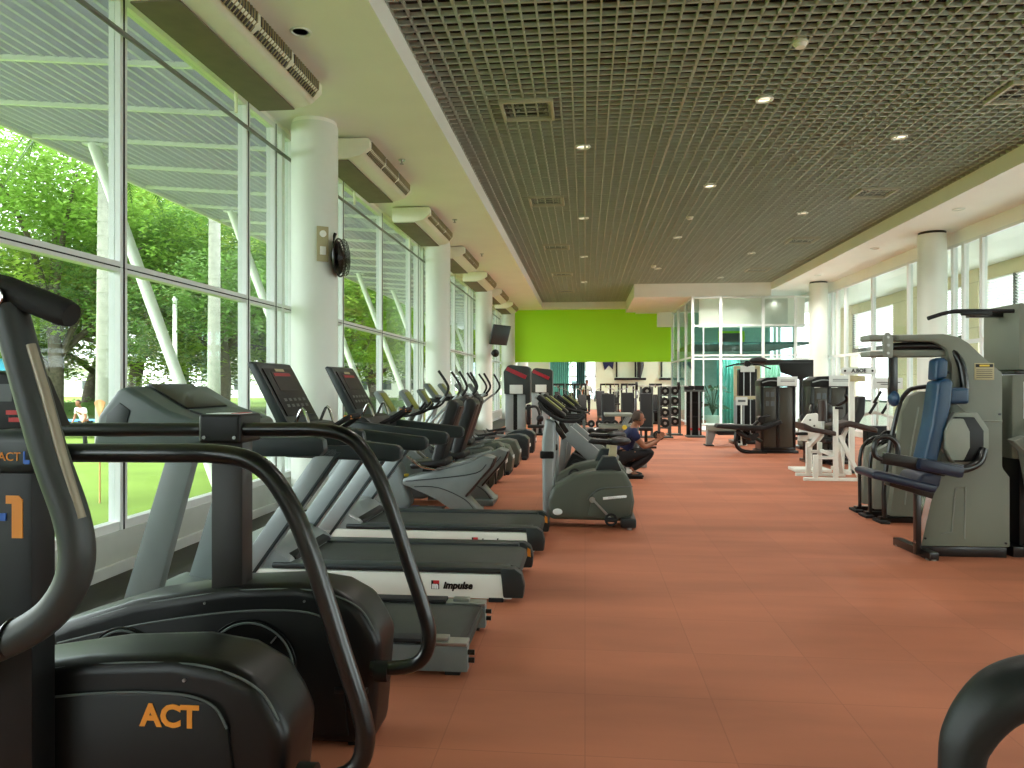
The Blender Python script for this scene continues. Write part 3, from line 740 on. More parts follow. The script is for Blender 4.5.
# ------------------------------------------------------------------ left row: the two black rail steppers
def stepper(yn, lab, marks, tower_dy, arm, xs=0., hx=0., rz=0.):
    t = thing('stepper_machine', lab, 'exercise machine', (0, yn, 0))
    P = [(x + hx, z) for x, z in [(-2.35, .02), (-2.35, .42), (-2.16, .49), (-1.86, .585), (-1.45, .655), (-1.16, .672), (-1.0, .65), (-.89, .595), (-.835, .51), (-.80, .44), (-.835, .02)]]
    MB().prism(P, 0, .27, 'y', .05, 3).build('shell', SATIN, t)
    # raised side cover and its seam, with the highlight put into a pale line
    Q = [(x + hx, z) for x, z in [(-2.2, .06), (-2.2, .40), (-1.86, .485), (-1.45, .553), (-1.16, .568), (-1.03, .54), (-.98, .47), (-.93, .06)]]
    MB().prism(Q, -.012, .02, 'y', .008).build('side_cover', BLACKP, t)
    mb = MB(); mb.tube([(x, -.013, z) for x, z in Q[1:7]], .004, 6, 6); mb.build('cover_seam', MGREY, t)
    mb = MB(); mb.tube([(x + .005, .012, z - .022) for x, z in P[1:9]], .004, 6, 6); mb.build('shell_highlight', MGREY, t)  # pale line stands in for the highlight along the shoulder edge
    for x, z in ((-1.55 + hx, .585), (-1.12 + hx, .605)): MB().cyl((x, -.006, z), (x, .02, z), .005, n=10).build('bolt', STEEL, t)
    if not marks:
        for x, rr in ((-1.375, .185), (-1.93, .135)):
            d = MB().cyl((x, -.022, .33), (x, .0, .33), rr, n=44).build('disc_cover', SATIN, t)
            MB().ring((x, -.022, .33), rr, .005, 'y', 48, 6).build('disc_rim', MGREY, d)
            MB().ring((x, -.018, .33), rr + .012, .004, 'y', 48, 6).build('disc_groove', BLACKM, d)
            MB().bar((x + rr * .62, -.024, .33 + rr * .72), (x + rr * .5, -.024, .33 + rr * .58), .01, .006).build('latch', STEEL, d)
        MB().slab(-1.02, -.88, -.02, .01, .235, .262, .008).build('vent_slot', BLACKM, t)
    # base feet
    MB().slab(-.98, -.92, .04, .23, 0, .03, .005).slab(-2.3, -2.24, .04, .23, 0, .03, .005).build('foot', BLACKR, t)
    # tower: mast and head
    ty = tower_dy
    MB().slab(-1.645 + xs, -1.505 + xs, ty, ty + .10, .3, 1.29, .012).build('mast', BLACKP if marks else mat('bronze black', (30, 26, 23), .42), t)
    h = MB().slab(-1.66 + xs, -1.48 + xs, ty - (.015 if marks else .075), ty + .125, 1.235 if marks else 1.255, 1.365 if marks else 1.375, .015 if not marks else .035, 3).build('head', SLATE if marks else BLACKP, t)
    if not marks:
        MB().slab(-1.645 + xs, -1.50 + xs, ty - .04, ty + .08, 1.3745, 1.377).build('label', WHITEP, h); MB().slab(-1.535 + xs, -1.50 + xs, ty - .04, ty + .08, 1.377, 1.379).build('label', REDP, h)
        for dx in (-1.635 + xs, -1.505 + xs): MB().cyl((dx, ty - .08, 1.28), (dx, ty - .07, 1.28), .007, n=8).build('bolt', STEEL, h)
    # guard rail
    ry = .0
    mb = MB(); mb.tube([(x + hx * .3, y, z + rz) for x, y, z in [(-2.35, ry, 1.295), (-1.9, ry, 1.298), (-1.3, ry, 1.302), (-1.06, ry, 1.30), (-.94, ry, 1.265), (-.86, ry, 1.17), (-.79, ry, 1.02), (-.70, ry, .75), (-.628, ry, .53), (-.622, ry, .44), (-.65, ry, .375), (-.72, ry, .34), (-.86, ry, .33)]], .029, 14, 4)
    mb.build('guard_rail', BLACKM, t)
    MB().cyl((-.85, ry, .33), (-.795, ry, .33), .042, n=18).build('rail_socket', BLACKP, t)
    MB().bar((-1.6 + xs, ry - .01, 1.3), (-1.6 + xs, ty + .1, 1.3), .05, .05).build('rail_clamp', BLACKP, t)
    if marks:
        a = text('lettering', 'ACT', .092, ORANGE, t, (-1.245, -.014, .497), FRONT, .001, 'CENTER', .0035)
        MB().prism([(-1.566 + xs, 1.05), (-1.533 + xs, 1.05), (-1.533 + xs, 1.162), (-1.545 + xs, 1.174), (-1.585 + xs, 1.174), (-1.585 + xs, 1.15), (-1.566 + xs, 1.15)], ty - .003, ty, 'y').build('numeral', ORANGE, t)
        MB().slab(-1.625 + xs, -1.585 + xs, ty - .004, ty, 1.10, 1.122).build('dash_mark', BLUEP, t); MB().slab(-1.643 + xs, -1.628 + xs, ty - .004, ty, 1.10, 1.122).build('dash_mark', WHITEP, t)
        l = text('lettering', 're', .036, WHITEP, h, (-1.63 + xs, ty - .017, 1.288), FRONT)
        l = text('lettering', 'ACT', .036, ORANGE, h, (-1.562 + xs, ty - .017, 1.288), FRONT)
        MB().slab(-1.518 + xs, -1.514 + xs, ty - .018, ty - .014, 1.27, 1.305).slab(-1.514 + xs, -1.50 + xs, ty - .018, ty - .014, 1.268, 1.28).build('corner_mark', BLUEP, h)
        # swing arm on the near side
        ay = -.36
        mb = MB(); mb.tube([(-1.478, ay, 1.70), (-1.44, ay, 1.57), (-1.368, ay, 1.33), (-1.305, ay, 1.16), (-1.29, ay, 1.05), (-1.325, ay, .955), (-1.41, ay, .875), (-1.58, ay, .80), (-1.95, ay, .70)], .043, 18, 5)
        arm_ = mb.build('swing_arm', ARMG, t)
        mb = MB(); mb.tube([(-1.52, ay, 1.755), (-1.482, ay, 1.742), (-1.322, ay, 1.682), (-1.306, ay, 1.676)], [.03, .036, .036, .026], 18, 2); g = mb.build('grip', BLACKR, arm_)
        MB().cyl((-1.486, ay - .045, 1.72), (-1.486, ay - .02, 1.72), .03, n=22).build('pivot_cap', BLACKP, arm_); MB().ring((-1.486, ay - .045, 1.72), .026, .004, 'y', 26, 6).build('cap_ring', CHROME, arm_)
        mb = MB(); mb.tube([(-1.408, ay - .012, 1.60), (-1.366, ay - .012, 1.47), (-1.319, ay - .012, 1.31), (-1.270, ay - .012, 1.16)], .013, 10, 4); mb.build('strip', BRONZE, arm_)
        MB().ring((-1.47, ay, .847), .045, .005, 'x', 24, 6).build('joint_collar', BLACKM, arm_)
        MB().cyl((-1.93, ay - .06, .70), (-1.93, .05, .70), .07, n=22).slab(-2.05, -1.82, -.02, .1, .3, .8, .02).build('pivot_mount', BLACKP, t)
        d = MB().prism([(-2.2, 1.33), (-1.885, 1.345), (-1.97, 1.53), (-2.05, 1.55)], ty + .35, ty + .55, 'y', .01).build('console', BLACKP, t)
        MB().slab(-2.0, -1.955, ty + .345, ty + .349, 1.44, 1.50).build('screen', SCREENB, d)
        MB().slab(-1.965, -1.925, ty + .343, ty + .349, 1.37, 1.385).slab(-1.975, -1.935, ty + .343, ty + .349, 1.395, 1.41).build('button', REDP, d)
        MB().bar((-1.72, ty + .08, 1.2), (-1.98, ty + .45, 1.36), .05, .05).build('console_arm', BLACKP, d)
    return t
stepper(2.13, 'black stair stepper marked ACT, with a thick grey swing arm', True, -.12, True, -.10, -.085, -.012)
stepper(2.95, 'black stair stepper with two round disc covers behind the ACT one', False, .03, False, .075, -.03, .01)

# ------------------------------------------------------------------ treadmills
def old_treadmill():
    t = thing('treadmill', 'old grey treadmill with a moulded console and bare silver rear brackets', 'treadmill', (-.6, 3.74, 0))
    W = .78
    b = MB().slab(-1.75, -.02, .1, W - .1, .13, .165, .01).build('deck', BLACKP, t)
    MB().prism([(-1.75, .166), (-.06, .166), (-.01, .15), (-.01, .11), (-.06, .09), (-1.75, .09)], .11, W - .11, 'y', .004).build('belt', BELT, t)
    for s, y in ((0, .0), (1, W - .09)):
        MB().slab(-1.9, -.24, y, y + .09, .165, .19, .01).build('foot_rail', BLACKR, t)
        MB().slab(-1.9, .0, y + .01, y + .08, .02, .155, .008).build('side_beam', LGREY, t)
        r_ = MB().slab(-.24, .0, y, y + .09, .157, .175, .004).slab(-.2, -.1, y + .015, y + .075, .175, .195, .006).build('rear_bracket', STEEL, t)
        MB().cyl((.0, y + .03, .12), (.035, y + .03, .12), .014, n=10).build('adjuster_bolt', BLACKM, r_); MB().cyl((.0, y + .055, .07), (.03, y + .055, .07), .014, n=10).build('adjuster_bolt', BLACKM, r_)
        MB().slab(-.12, -.04, y + .02, y + .07, 0, .03, .005).build('foot', BLACKR, t)
        MB().prism([(-1.95, .1), (-1.75, .1), (-1.46, 1.14), (-1.62, 1.14)], y + .01, y + .08, 'y', .02).build('upright', LGREY, t)
        MB().prism([(-1.65, 1.11), (-.78, 1.12), (-.75, 1.15), (-.76, 1.21), (-.80, 1.225), (-1.3, 1.215), (-1.65, 1.22)], y + .0, y + .075, 'y', .018).build('handrail', SLATE, t)
    MB().prism([(-2.1, .03), (-2.1, .22), (-1.95, .30), (-1.72, .27), (-1.66, .17), (-1.66, .03)], -.02, W + .02, 'y', .04).build('motor_hood', LGREY, t)
    c = MB().prism([(-2.02, 1.16), (-1.99, 1.33), (-1.88, 1.47), (-1.82, 1.49), (-1.60, 1.36), (-1.38, 1.29), (-1.34, 1.2), (-1.5, 1.14)], -.03, W + .03, 'y', .05, 3).build('console', mat('slate grey moulding', (72, 84, 84), .4), t)
    MB().box((-1.705, W / 2, 1.43), (.26, .46, .012), .004, (0, R(30), 0)).build('display', SCREEN, c)
    MB().box((-1.84, W / 2, 1.492), (.06, .34, .02), .008).build('top_bar', SILVER, c)
    MB().box((-1.47, W / 2, 1.325), (.2, .5, .012), .004, (0, R(17), 0)).build('tray', SLATE, c)
    MB().prism([(-1.95, 1.22), (-1.93, 1.34), (-1.86, 1.40), (-1.80, 1.36), (-1.84, 1.22)], -.036, -.02, 'y', .004).build('cup_recess', SLATE, c)
    mb = MB(); mb.tube([(-1.5, .06, 1.2), (-1.42, .1, 1.27), (-1.4, W - .1, 1.27), (-1.5, W - .06, 1.2)], .016, 10, 4); mb.build('front_grip', CHROME, c)
    return t
old_treadmill()

def treadmill():
    t = thing('treadmill', 'x', 'treadmill', (0, 0, 0), 0, 'white sided treadmills')
    W = .92
    for y, s in ((0, -1), (W - .07, 1)):
        MB().prism([(-2.0, .02), (-2.0, .19), (-.10, .19), (-.07, .16), (-.04, .02)], y, y + .07, 'y', .012).build('side_panel', WHITE, t)
        MB().slab(-1.75, -.06, y - .005, y + .15 if s < 0 else y + .075, .195, .235, .015).build('side_rail', SLATE, t) if s < 0 else MB().slab(-1.75, -.06, y - .08, y + .075, .195, .235, .015).build('side_rail', SLATE, t)
        e = MB().prism([(-.10, .03), (-.12, .235), (-.02, .235), (.03, .20), (.05, .12), (.04, .03)], y - .012, y + .082, 'y', .018).build('end_cap', SLATE, t)
        MB().prism([(-.002, .13), (.03, .12), (.028, .18), (.005, .195)], y + (.085 if s < 0 else -.02), y + (.088 if s < 0 else -.014), 'y').build('warning_tag', ORANGE, e)
        u = MB().prism([(-2.08, .1), (-1.90, .1), (-1.25, 1.02), (-1.27, 1.06), (-1.40, 1.06)], y, y + .085, 'y', .02).build('upright', SILVER, t)
        MB().prism([(-1.925, .12), (-1.895, .12), (-1.245, 1.02), (-1.275, 1.02)], y - .006, y + .091, 'y', .004).build('edge_strip', SLATE, u)
        MB().prism([(-1.75, 1.06), (-1.65, .98), (-1.3, .97), (-.86, .955), (-.82, .975), (-.81, 1.04), (-.84, 1.07), (-1.2, 1.11), (-1.55, 1.15), (-1.72, 1.17)], y + .0, y + .085, 'y', .025, 3).build('handrail', SLATE, t)
        MB().slab(-1.9, -1.8, y + .0, y + .07, 0, .03).slab(-.2, -.1, y, y + .07, 0, .03).build('foot', BLACKR, t)
    MB().prism([(-1.72, .218), (-.05, .218), (.0, .20), (.01, .15), (-.03, .11), (-1.72, .11)], .15, W - .15, 'y', .004).build('belt', BELT, t)
    MB().prism([(-1.76, .235), (-1.60, .235), (-1.62, .26), (-1.72, .30)], .1, W - .1, 'y', .01).build('belt_cowl', BLACKP, t)
    MB().prism([(-2.25, .04), (-2.25, .25), (-2.1, .36), (-1.80, .36), (-1.62, .25), (-1.62, .2), (-1.95, .04)], .02, W - .02, 'y', .04).build('motor_hood', SILVER, t)
    c = MB().prism([(-1.70, 1.18), (-1.94, 1.65), (-1.92, 1.665), (-1.87, 1.655), (-1.63, 1.22), (-1.64, 1.17)], .14, W - .14, 'y', .015).build('console', SLATE, t)
    rot = (0, R(61.2), 0); ctr = Vector((-1.755, W / 2, 1.435)); ux = Vector((math.cos(R(61.2)), 0, -math.sin(R(61.2)))); nx = Vector((math.sin(R(61.2)), 0, math.cos(R(61.2))))
    MB().box(ctr + nx * .012, (.40, .56, .01), .004, rot).build('bezel', BLACKP, c)
    MB().box(ctr - ux * .09 + nx * .018, (.16, .36, .004), 0, rot).build('display', SCREEN, c)
    MB().box(ctr - ux * .145 + nx * .021, (.025, .30, .003), 0, rot).build('readout', REDD, c)
    mb = MB()
    for q in range(5):
        for z in range(2): mb.box(ctr + ux * (.07 + z * .05) + nx * .018 + Vector((0, (q - 2) * .09, 0)), (.022, .05, .006), 0, rot)
    mb.build('keypad', SCREENB, c)
    MB().box(ctr - ux * .185 + nx * .018, (.022, .16, .003), 0, rot).build('badge', TANL, c)
    c.location.x = -.06
    MB().prism([(-1.78, 1.09), (-1.78, 1.22), (-1.6, 1.2), (-1.5, 1.12), (-1.5, 1.07)], .06, W - .06, 'y', .02).build('console_tray', BLACKP, t)
    mb = MB(); mb.tube([(-1.52, .3, 1.12), (-1.42, .3, 1.17), (-1.30, .34, 1.25), (-1.30, W - .34, 1.25), (-1.42, W - .3, 1.17), (-1.52, W - .3, 1.12)], .02, 10, 5); g = mb.build('pulse_grip', BLACKR, t)
    MB().box((-1.31, .36, 1.25), (.06, .05, .03), .008).build('grip_button', ORANGE, g); MB().box((-1.31, W - .36, 1.25), (.06, .05, .03), .008).build('grip_button', ORANGE, g)
    for hy in (.2, W - .2):
        mb = MB(); mb.tube([(-1.66, hy, 1.2), (-1.6, hy, 1.32), (-1.55, hy, 1.2)], .012, 8, 4); mb.build('bottle_hoop', CHROME, t)
    text('lettering', 'impulse', .066, BLACKP, t, (-.415, -.004, .108), FRONT, .002, 'CENTER', .003, .25)
    MB().slab(-.60, -.545, -.003, .0, .08, .14).build('logo_square', BLACKP, t); MB().slab(-.585, -.544, -.0045, -.003, .118, .141).build('logo_corner', REDP, t); text('lettering', 'm', .055, WHITEP, t, (-.572, -.006, .104), FRONT, .001, 'CENTER', .004)
    return t
tm = treadmill(); tm.location = (-.46, 5.05, 0); tm['label'] = 'white sided treadmill lettered mpulse, between the old grey one and its twin'
dup(tm, (-.40, 6.50, 0), 'white sided treadmill next to the silver recumbent bike')

# ------------------------------------------------------------------ recumbent bikes
def recumbent(body, shell, rear):
    t = thing('recumbent_bike', 'x', 'exercise bike', (0, 0, 0), 0, 'recumbent bikes')
    fr = [(-.94, .43), (-.55, .525), (-.17, .62), (0, .70), (.11, .665), (.06, .56), (-.22, .24), (-.04, .05), (-.34, .05), (-.56, .2), (-.84, .32), (-.95, .36)]
    if rear: fr = [(-.94, .43), (-.55, .52), (-.25, .60), (-.02, .62), (.05, .55), (.09, .35), (.05, .12), (.0, .05), (-.45, .05), (-.56, .2), (-.84, .3), (-.95, .36)]
    MB().prism(fr, .12, .42, 'y', .03).build('frame', body, t)
    if not rear:
        MB().prism([(.115, .66), (.075, .55), (-.21, .225), (-.26, .245), (.03, .60), (.06, .67)], .13, .41, 'y', .004).build('shaded_rear_panel', BROWNV, t)  # rear panel with its shade put into a darker brown
    else:
        MB().slab(.06, .098, .17, .37, .30, .40, .008).build('badge', WHITEP, t)
        mb = MB()
        for q in range(4): mb.prism([(.05 - q * .1, .56), (.07 - q * .1, .56), (.09 - q * .1, .12), (.07 - q * .1, .12)], .108, .118, 'y')
        mb.build('rib', SLATE, t)
    if not rear:
        mb = MB(); mb.tube([(-.90, .118, .40), (-.5, .118, .44), (-.1, .118, .50), (.02, .118, .60)], .006, 6, 4); mb.tube([(-.80, .118, .34), (-.52, .118, .33), (-.22, .118, .20), (-.1, .118, .06)], .005, 6, 4); mb.build('frame_groove', SLATE, t)
    mb = MB()
    for q in range(3): mb.bar((-.60 + 0, .16 + q * .1, .525), (-.12, .16 + q * .1, .645), .05, .03, .008)
    mb.build('seat_rail', SILVER if not rear else MGREY, t)
    MB().slab(-.32, -.06, .0, .54, 0, .07, .02).build('rear_foot', LGREY if not rear else BLACKP, t)
    MB().slab(-.92, -.5, .2, .34, .03, .09, .01).build('base_beam', MGREY, t)
    MB().prism([(-1.8, .05), (-1.82, .48), (-1.7, .66), (-1.45, .74), (-1.15, .72), (-.98, .58), (-.93, .38), (-.85, .12), (-.95, .05)], .13, .41, 'y', .06, 3).build('front_housing', shell, t)
    MB().slab(-1.75, -1.55, .0, .54, 0, .06, .015).build('front_foot', BLACKP, t)
    for s, y in ((-1, .10), (1, .44)):
        c = MB().cyl((-1.36, y - .015, .33), (-1.36, y + .015, .33), .095, n=26).build('crank_disc', BLACKP, t)
        d = Vector((math.cos(.6), 0, math.sin(.6))) * .15 * s
        MB().bar((-1.36, y + s * .02, .33), (-1.36 + d.x, y + s * .02, .33 + d.z), .03, .02).build('crank_arm', CHROME, c)
        MB().box((-1.36 + d.x, y + s * .085, .33 + d.z), (.1, .1, .03), .008).build('pedal', BLACKR, c)
    mb = MB(); mb.tube([(-1.45, .27, .68), (-1.4, .27, .95), (-1.28, .27, 1.16)], .045, 12, 4); mb.build('mast', body, t)
    c = MB().box((-1.17, .27, 1.27), (.34, .30, .06), .025, (0, R(58), 0), 3).build('console', LGREY if not rear else MGREY, t)
    MB().box((-1.138, .27, 1.29), (.25, .22, .012), .004, (0, R(58), 0)).build('display', LIMEP, c)
    MB().box((-1.095, .27, 1.19), (.05, .22, .012), .004, (0, R(58), 0)).build('keypad', SCREEN, c)
    mb = MB(); mb.tube([(-1.3, .27, 1.1), (-1.15, .1, 1.1), (-.98, .08, 1.16), (-.9, .08, 1.25)], .016, 8, 4).tube([(-1.3, .27, 1.1), (-1.15, .44, 1.1), (-.98, .46, 1.16), (-.9, .46, 1.25)], .016, 8, 4); mb.build('handlebar', BLACKR, t)
    s_ = MB().box((-.63, .27, .60), (.42, .44, .08), .035, (0, R(-6), 0), 3).build('seat', VINYL, t)
    MB().slab(-.72, -.5, .17, .37, .50, .57, .01).build('seat_carriage', BLACKM, t)
    MB().prism([(-.50, .58), (-.28, 1.24), (-.30, 1.30), (-.36, 1.33), (-.42, 1.30), (-.52, .98), (-.60, .64), (-.58, .58)], .07, .47, 'y', .035, 3).build('backrest', VINYL, t)
    MB().prism([(-.49, .62), (-.272, 1.24), (-.30, 1.25), (-.50, .66)], .16, .38, 'y', .006).build('back_shell', BROWNV if not rear else BLACKP, t)
    mb = MB(); mb.tube([(-.55, .04, .55), (-.7, .02, .58), (-.86, .02, .70)], .016, 8, 4).tube([(-.55, .5, .55), (-.7, .52, .58), (-.86, .52, .70)], .016, 8, 4).tube([(-.56, .04, .55), (-.56, .5, .55)], .016, 8); mb.build('side_grip', CHROME, t)
    MB().box((-.93, .27, .45), (.05, .06, .03), .008).build('adjust_tab', YELLOW, t)
    return t
rb = recumbent(mat('bike silver', (120, 127, 126), .35, .2), LGREY, False); rb.location = (-1.12, 8.1, 0); rb['label'] = 'silver recumbent bike next to the white sided treadmills'
dup(rb, (-1.06, 9.0, 0), 'second silver recumbent bike from the treadmills')
rk = recumbent(OLIVE, MGREY, True); rk.location = (-1.3, 10.0, 0); rk['label'] = 'dark olive recumbent bike right behind the silver recumbent pair'
dup(rk, (-1.28, 10.95, 0), 'dark olive recumbent bike next to the first elliptical trainer')

# ------------------------------------------------------------------ elliptical trainers
def elliptical(dark):
    t = thing('elliptical_trainer', 'x', 'exercise machine', (0, 0, 0), 0, 'elliptical trainers')
    sh = SLATE if dark else OLIVE
    MB().prism([(0, .05), (.01, .40) if dark else (.03, .26), (-.06, .47), (-.2, .5), (-.42, .48), (-.62, .40), (-.66, .05)], .1, .52, 'y', .025, 3).build('drive_housing', sh, t)
    MB().slab(.015, .03, .22, .40, .25, .31, .004).build('badge', WHITEP, t)
    MB().slab(-.12, -.02, .0, .62, 0, .06, .015).build('rear_foot', BLACKR, t)
    MB().bar((-.6, .31, .1), (-1.75, .31, .1), .12, .08, .01).build('base_beam', MGREY, t)
    MB().slab(-1.8, -1.7, .0, .62, 0, .07, .015).build('front_foot', BLACKR, t)
    for s in (-1, 1):
        y = .31 + s * .2; ph = .08 * s
        mb = MB(); mb.tube([(-.3, y, .34 + ph), (-.75, y, .40 + ph * .6), (-1.25, y, .30), (-1.62, y, .42)], .028, 10, 4); ar = mb.build('foot_link', SILVER, t)
        MB().prism([(-1.05, .40 + ph * .3), (-.68, .43 + ph * .5), (-.66, .49 + ph * .5), (-1.05, .44 + ph * .3), (-1.12, .50)], y - .08, y + .08, 'y', .012).build('foot_plate', BLACKR, ar)
        mb = MB(); mb.tube([(-1.62, y, .42), (-1.50, y, .75), (-1.22 + s * .05, y + s * .04, 1.10), (-1.0 + s * .10, y + s * .05, 1.30)], .024, 10, 4); am = mb.build('swing_arm', SILVER, t)
        mb = MB(); mb.tube([(-1.0 + s * .10, y + s * .05, 1.30), (-.93 + s * .12, y + s * .04, 1.46), (-1.08 + s * .14, y, 1.72)], .022, 10, 4); mb.build('grip', BLACKR, am)
    mb = MB(); mb.tube([(-1.72, .31, .08), (-1.68, .31, .6), (-1.55, .31, 1.1), (-1.45, .31, 1.28)], [.06, .055, .05, .045], 12, 4); mb.build('mast', SILVER, t)
    c = MB().box((-1.38, .31, 1.38), (.30, .34, .07), .025, (0, R(52), 0), 3).build('console', MGREY, t)
    MB().box((-1.352, .31, 1.405), (.22, .24, .012), .003, (0, R(52), 0)).build('display', SCREEN if dark else LIMEP, c)
    MB().prism([(-1.5, 1.17), (-1.2, 1.19), (-1.05, 1.23), (-1.04, 1.29), (-1.2, 1.28), (-1.5, 1.25)], .27, .35, 'y', .02).build('reading_arm', BLACKP, t)
    return t
el = elliptical(False); el.location = (-1.22, 12.1, 0); el['label'] = 'olive elliptical trainer next to the dark recumbent bikes'
dup(el, (-1.2, 13.2, 0), 'second olive elliptical trainer, before the dark boxy ones')
ed = elliptical(True); ed.location = (-1.12, 14.5, 0); ed['label'] = 'dark slate elliptical trainer with long silver links'
dup(ed, (-1.1, 16.0, 0), 'dark slate elliptical trainer beside the red striped machine')

# ------------------------------------------------------------------ tall black machines with a red stripe
def stripe_machine():
    t = thing('strength_machine', 'x', 'exercise machine', (0, 0, 0), 0, 'red striped strength machines')
    MB().prism([(-.02, 1.25), (-.04, 1.80), (.06, 1.95), (.14, 1.97), (.56, 1.93), (.62, 1.88), (.62, 1.05), (.50, 1.0), (.50, 1.25)], 0, .5, 'y', .03).build('shroud', mat('black green shroud', (36, 44, 42), .5) if 'black green shroud' not in MATS else MATS['black green shroud'], t)
    MB().bar((.04, -.012, 1.88), (.52, -.012, 1.66), .10, .03, .006, (0, 1, 0)).build('stripe', REDD, t)
    for x in (.0, .3): MB().slab(x, x + .2, .05, .3, 0, 1.3, .015).build('column', SILVER, t)
    MB().slab(.2, .3, .08, .25, .05, 1.3).build('stack_guard', BLACKP, t)
    MB().slab(-.05, .65, -.1, .6, 0, .06, .01).build('base', BLACKM, t)
    MB().slab(.12, .44, -.03, -.01, 1.26, 1.48, .004).build('card', CARDW, t)
    mb = MB(); mb.tube([(.5, .1, .9), (.75, .05, .95), (.85, .05, .75), (.8, .1, .5)], .035, 10, 4); mb.build('lever', BLACKM, t)
    MB().slab(.55, .95, .0, .35, .42, .5, .03).build('seat', VINYL, t); MB().slab(.52, .62, .05, .32, .5, 1.0, .03).build('backrest', VINYL, t)
    MB().bar((.72, .17, .06), (.72, .17, .43), .08, .08).build('seat_post', BLACKM, t)
    MB().ell((.86, .0, .66), (.09, .06, .09)).build('roller_pad', VINYL, t)
    return t
sm = stripe_machine(); sm.location = (-1.95, 18, 0); sm['label'] = 'tall black machine with a red slanted stripe and a white card'
dup(sm, (-1.56, 21.6, 0), 'farther black machine with a thin red stripe, beside the green wall')
# ------------------------------------------------------------------ upright bikes in the middle
def upright_bike():
    t = thing('upright_bike', 'x', 'exercise bike', (0, 0, 0), 0, 'olive upright bikes')
    body = [(.11, .085), (.09, .30), (.14, .42), (.35, .545), (.55, .595), (.75, .605), (.88, .585), (.955, .47), (.985, .28), (.965, .13), (.90, .075)]
    MB().prism(body, .06, .36, 'y', .05, 3).build('housing', OLIVE, t)
    Q = [(.50, .12), (.56, .36), (.66, .41), (.95, .44), (.965, .30), (.94, .15), (.80, .10)]
    MB().prism(Q, .045, .08, 'y', .012).build('side_cover', OLIVE, t)
    mb = MB(); mb.tube([(.965, .05, .44), (.66, .05, .42), (.555, .05, .365), (.50, .05, .30)], .005, 6, 5); mb.build('cover_seam', MGREY, t)
    l = MB().prism([(.66, .300), (.90, .325), (.905, .345), (.895, .352), (.66, .328)], .036, .046, 'y', .003).build('name_plate', WHITEP, t)
    mb = MB()
    for q, (a, hh) in enumerate(((.72, .016), (.742, .010), (.762, .014), (.782, .010), (.802, .014), (.822, .010), (.844, .010), (.864, .012))): mb.bar((a, .034, .322 - hh / 2), (a + .004, .034, .322 + hh / 2), .010, .002)
    mb.build('printed_mark', BLACKP, l)
    MB().cyl((.19, .05, .165), (.19, .062, .165), .001, n=4).ell((.19, .058, .165), (.052, .006, .035), 18, 8).build('oval_badge', WHITEP, t)
    MB().prism([(.03, .06), (.10, .06), (.155, .40), (.165, 1.10), (.06, 1.14), (.02, .9)], .13, .29, 'y', .035, 3).build('mast', SILVER, t)
    MB().slab(.0, .15, .115, .305, .71, .79, .02).build('mast_collar', BLACKP, t)
    MB().bar((.14, .21, 1.1), (.26, .21, .92), .05, .06, .01).build('console_strut', BLACKM, t)
    mb = MB(); mb.tube([(.0, .05, 1.30), (.06, -.04, 1.23), (.22, -.06, 1.13), (.40, -.04, 1.12), (.46, .0, 1.16)], .019, 10, 4).tube([(.0, .37, 1.30), (.06, .46, 1.23), (.22, .48, 1.13), (.40, .46, 1.12), (.46, .42, 1.16)], .019, 10, 4).tube([(.12, -.04, 1.18), (.12, .46, 1.18)], .018, 10)
    mb.build('handlebar', BLACKR, t)
    c = MB().box((.12, .21, 1.26), (.36, .34, .06), .025, (0, R(38), 0), 3).build('console', BLACKP, t)
    MB().box((.143, .21, 1.29), (.22, .25, .01), .003, (0, R(38), 0)).build('display', LIMEP, c)
    MB().box((-.035, .21, 1.37), (.03, .32, .05), .01, (0, R(38), 0)).build('bookrest', SILVER, c)
    MB().prism([(.58, .59), (.66, .74), (.80, .74), (.86, .59)], .10, .32, 'y', .02).build('seat_base', SLATE, t)
    MB().prism([(.70, .62), (.74, .86), (.81, .86), (.80, .62)], .17, .25, 'y', .015).build('seat_post', BEIGEM, t)
    s = MB(); s.prism([(.50, .885), (.54, .925), (.70, .915), (.86, .94), (.93, .93), (.95, .88), (.88, .85), (.70, .865), (.56, .865)], .13, .29, 'y', .03, 3).ell((.84, .21, .90), (.12, .14, .045)); s.build('seat', VINYL, t)
    for sgn, y in ((-1, .03), (1, .39)):
        k = MB().cyl((.55, y - .012, .30), (.55, y + .012, .30), .03, n=16).bar((.55, y, .31), (.55 - sgn * .19, y, .31 + sgn * .20), .035, .022, .006).build('crank_arm', STEEL, t)
        px, pz = .55 - sgn * .19, .31 + sgn * .20
        MB().box((px, y + sgn * .075, pz), (.11, .10, .03), .008).ring((px, y + sgn * .075, pz), .055, .012, 'y', 16, 6).build('pedal', BLACKR, k)
    MB().cyl((.045, -.05, .048), (.045, .47, .048), .048, n=18).build('front_foot', BLACKR, t)
    MB().slab(.84, 1.0, -.02, .44, .02, .12, .025).build('rear_foot', SLATE, t)
    MB().cyl((.93, .02, 0), (.93, .02, .025), .025, n=12).cyl((.93, .40, 0), (.93, .40, .025), .025, n=12).build('leveller', STEEL, t)
    return t
ub = upright_bike(); ub.location = (-.475, 7.68, 0); ub['label'] = 'olive upright bike with black saddle, nearest the white sided treadmills'
dup(ub, (-.47, 8.65, 0), 'second olive upright bike, mostly hidden behind the first')

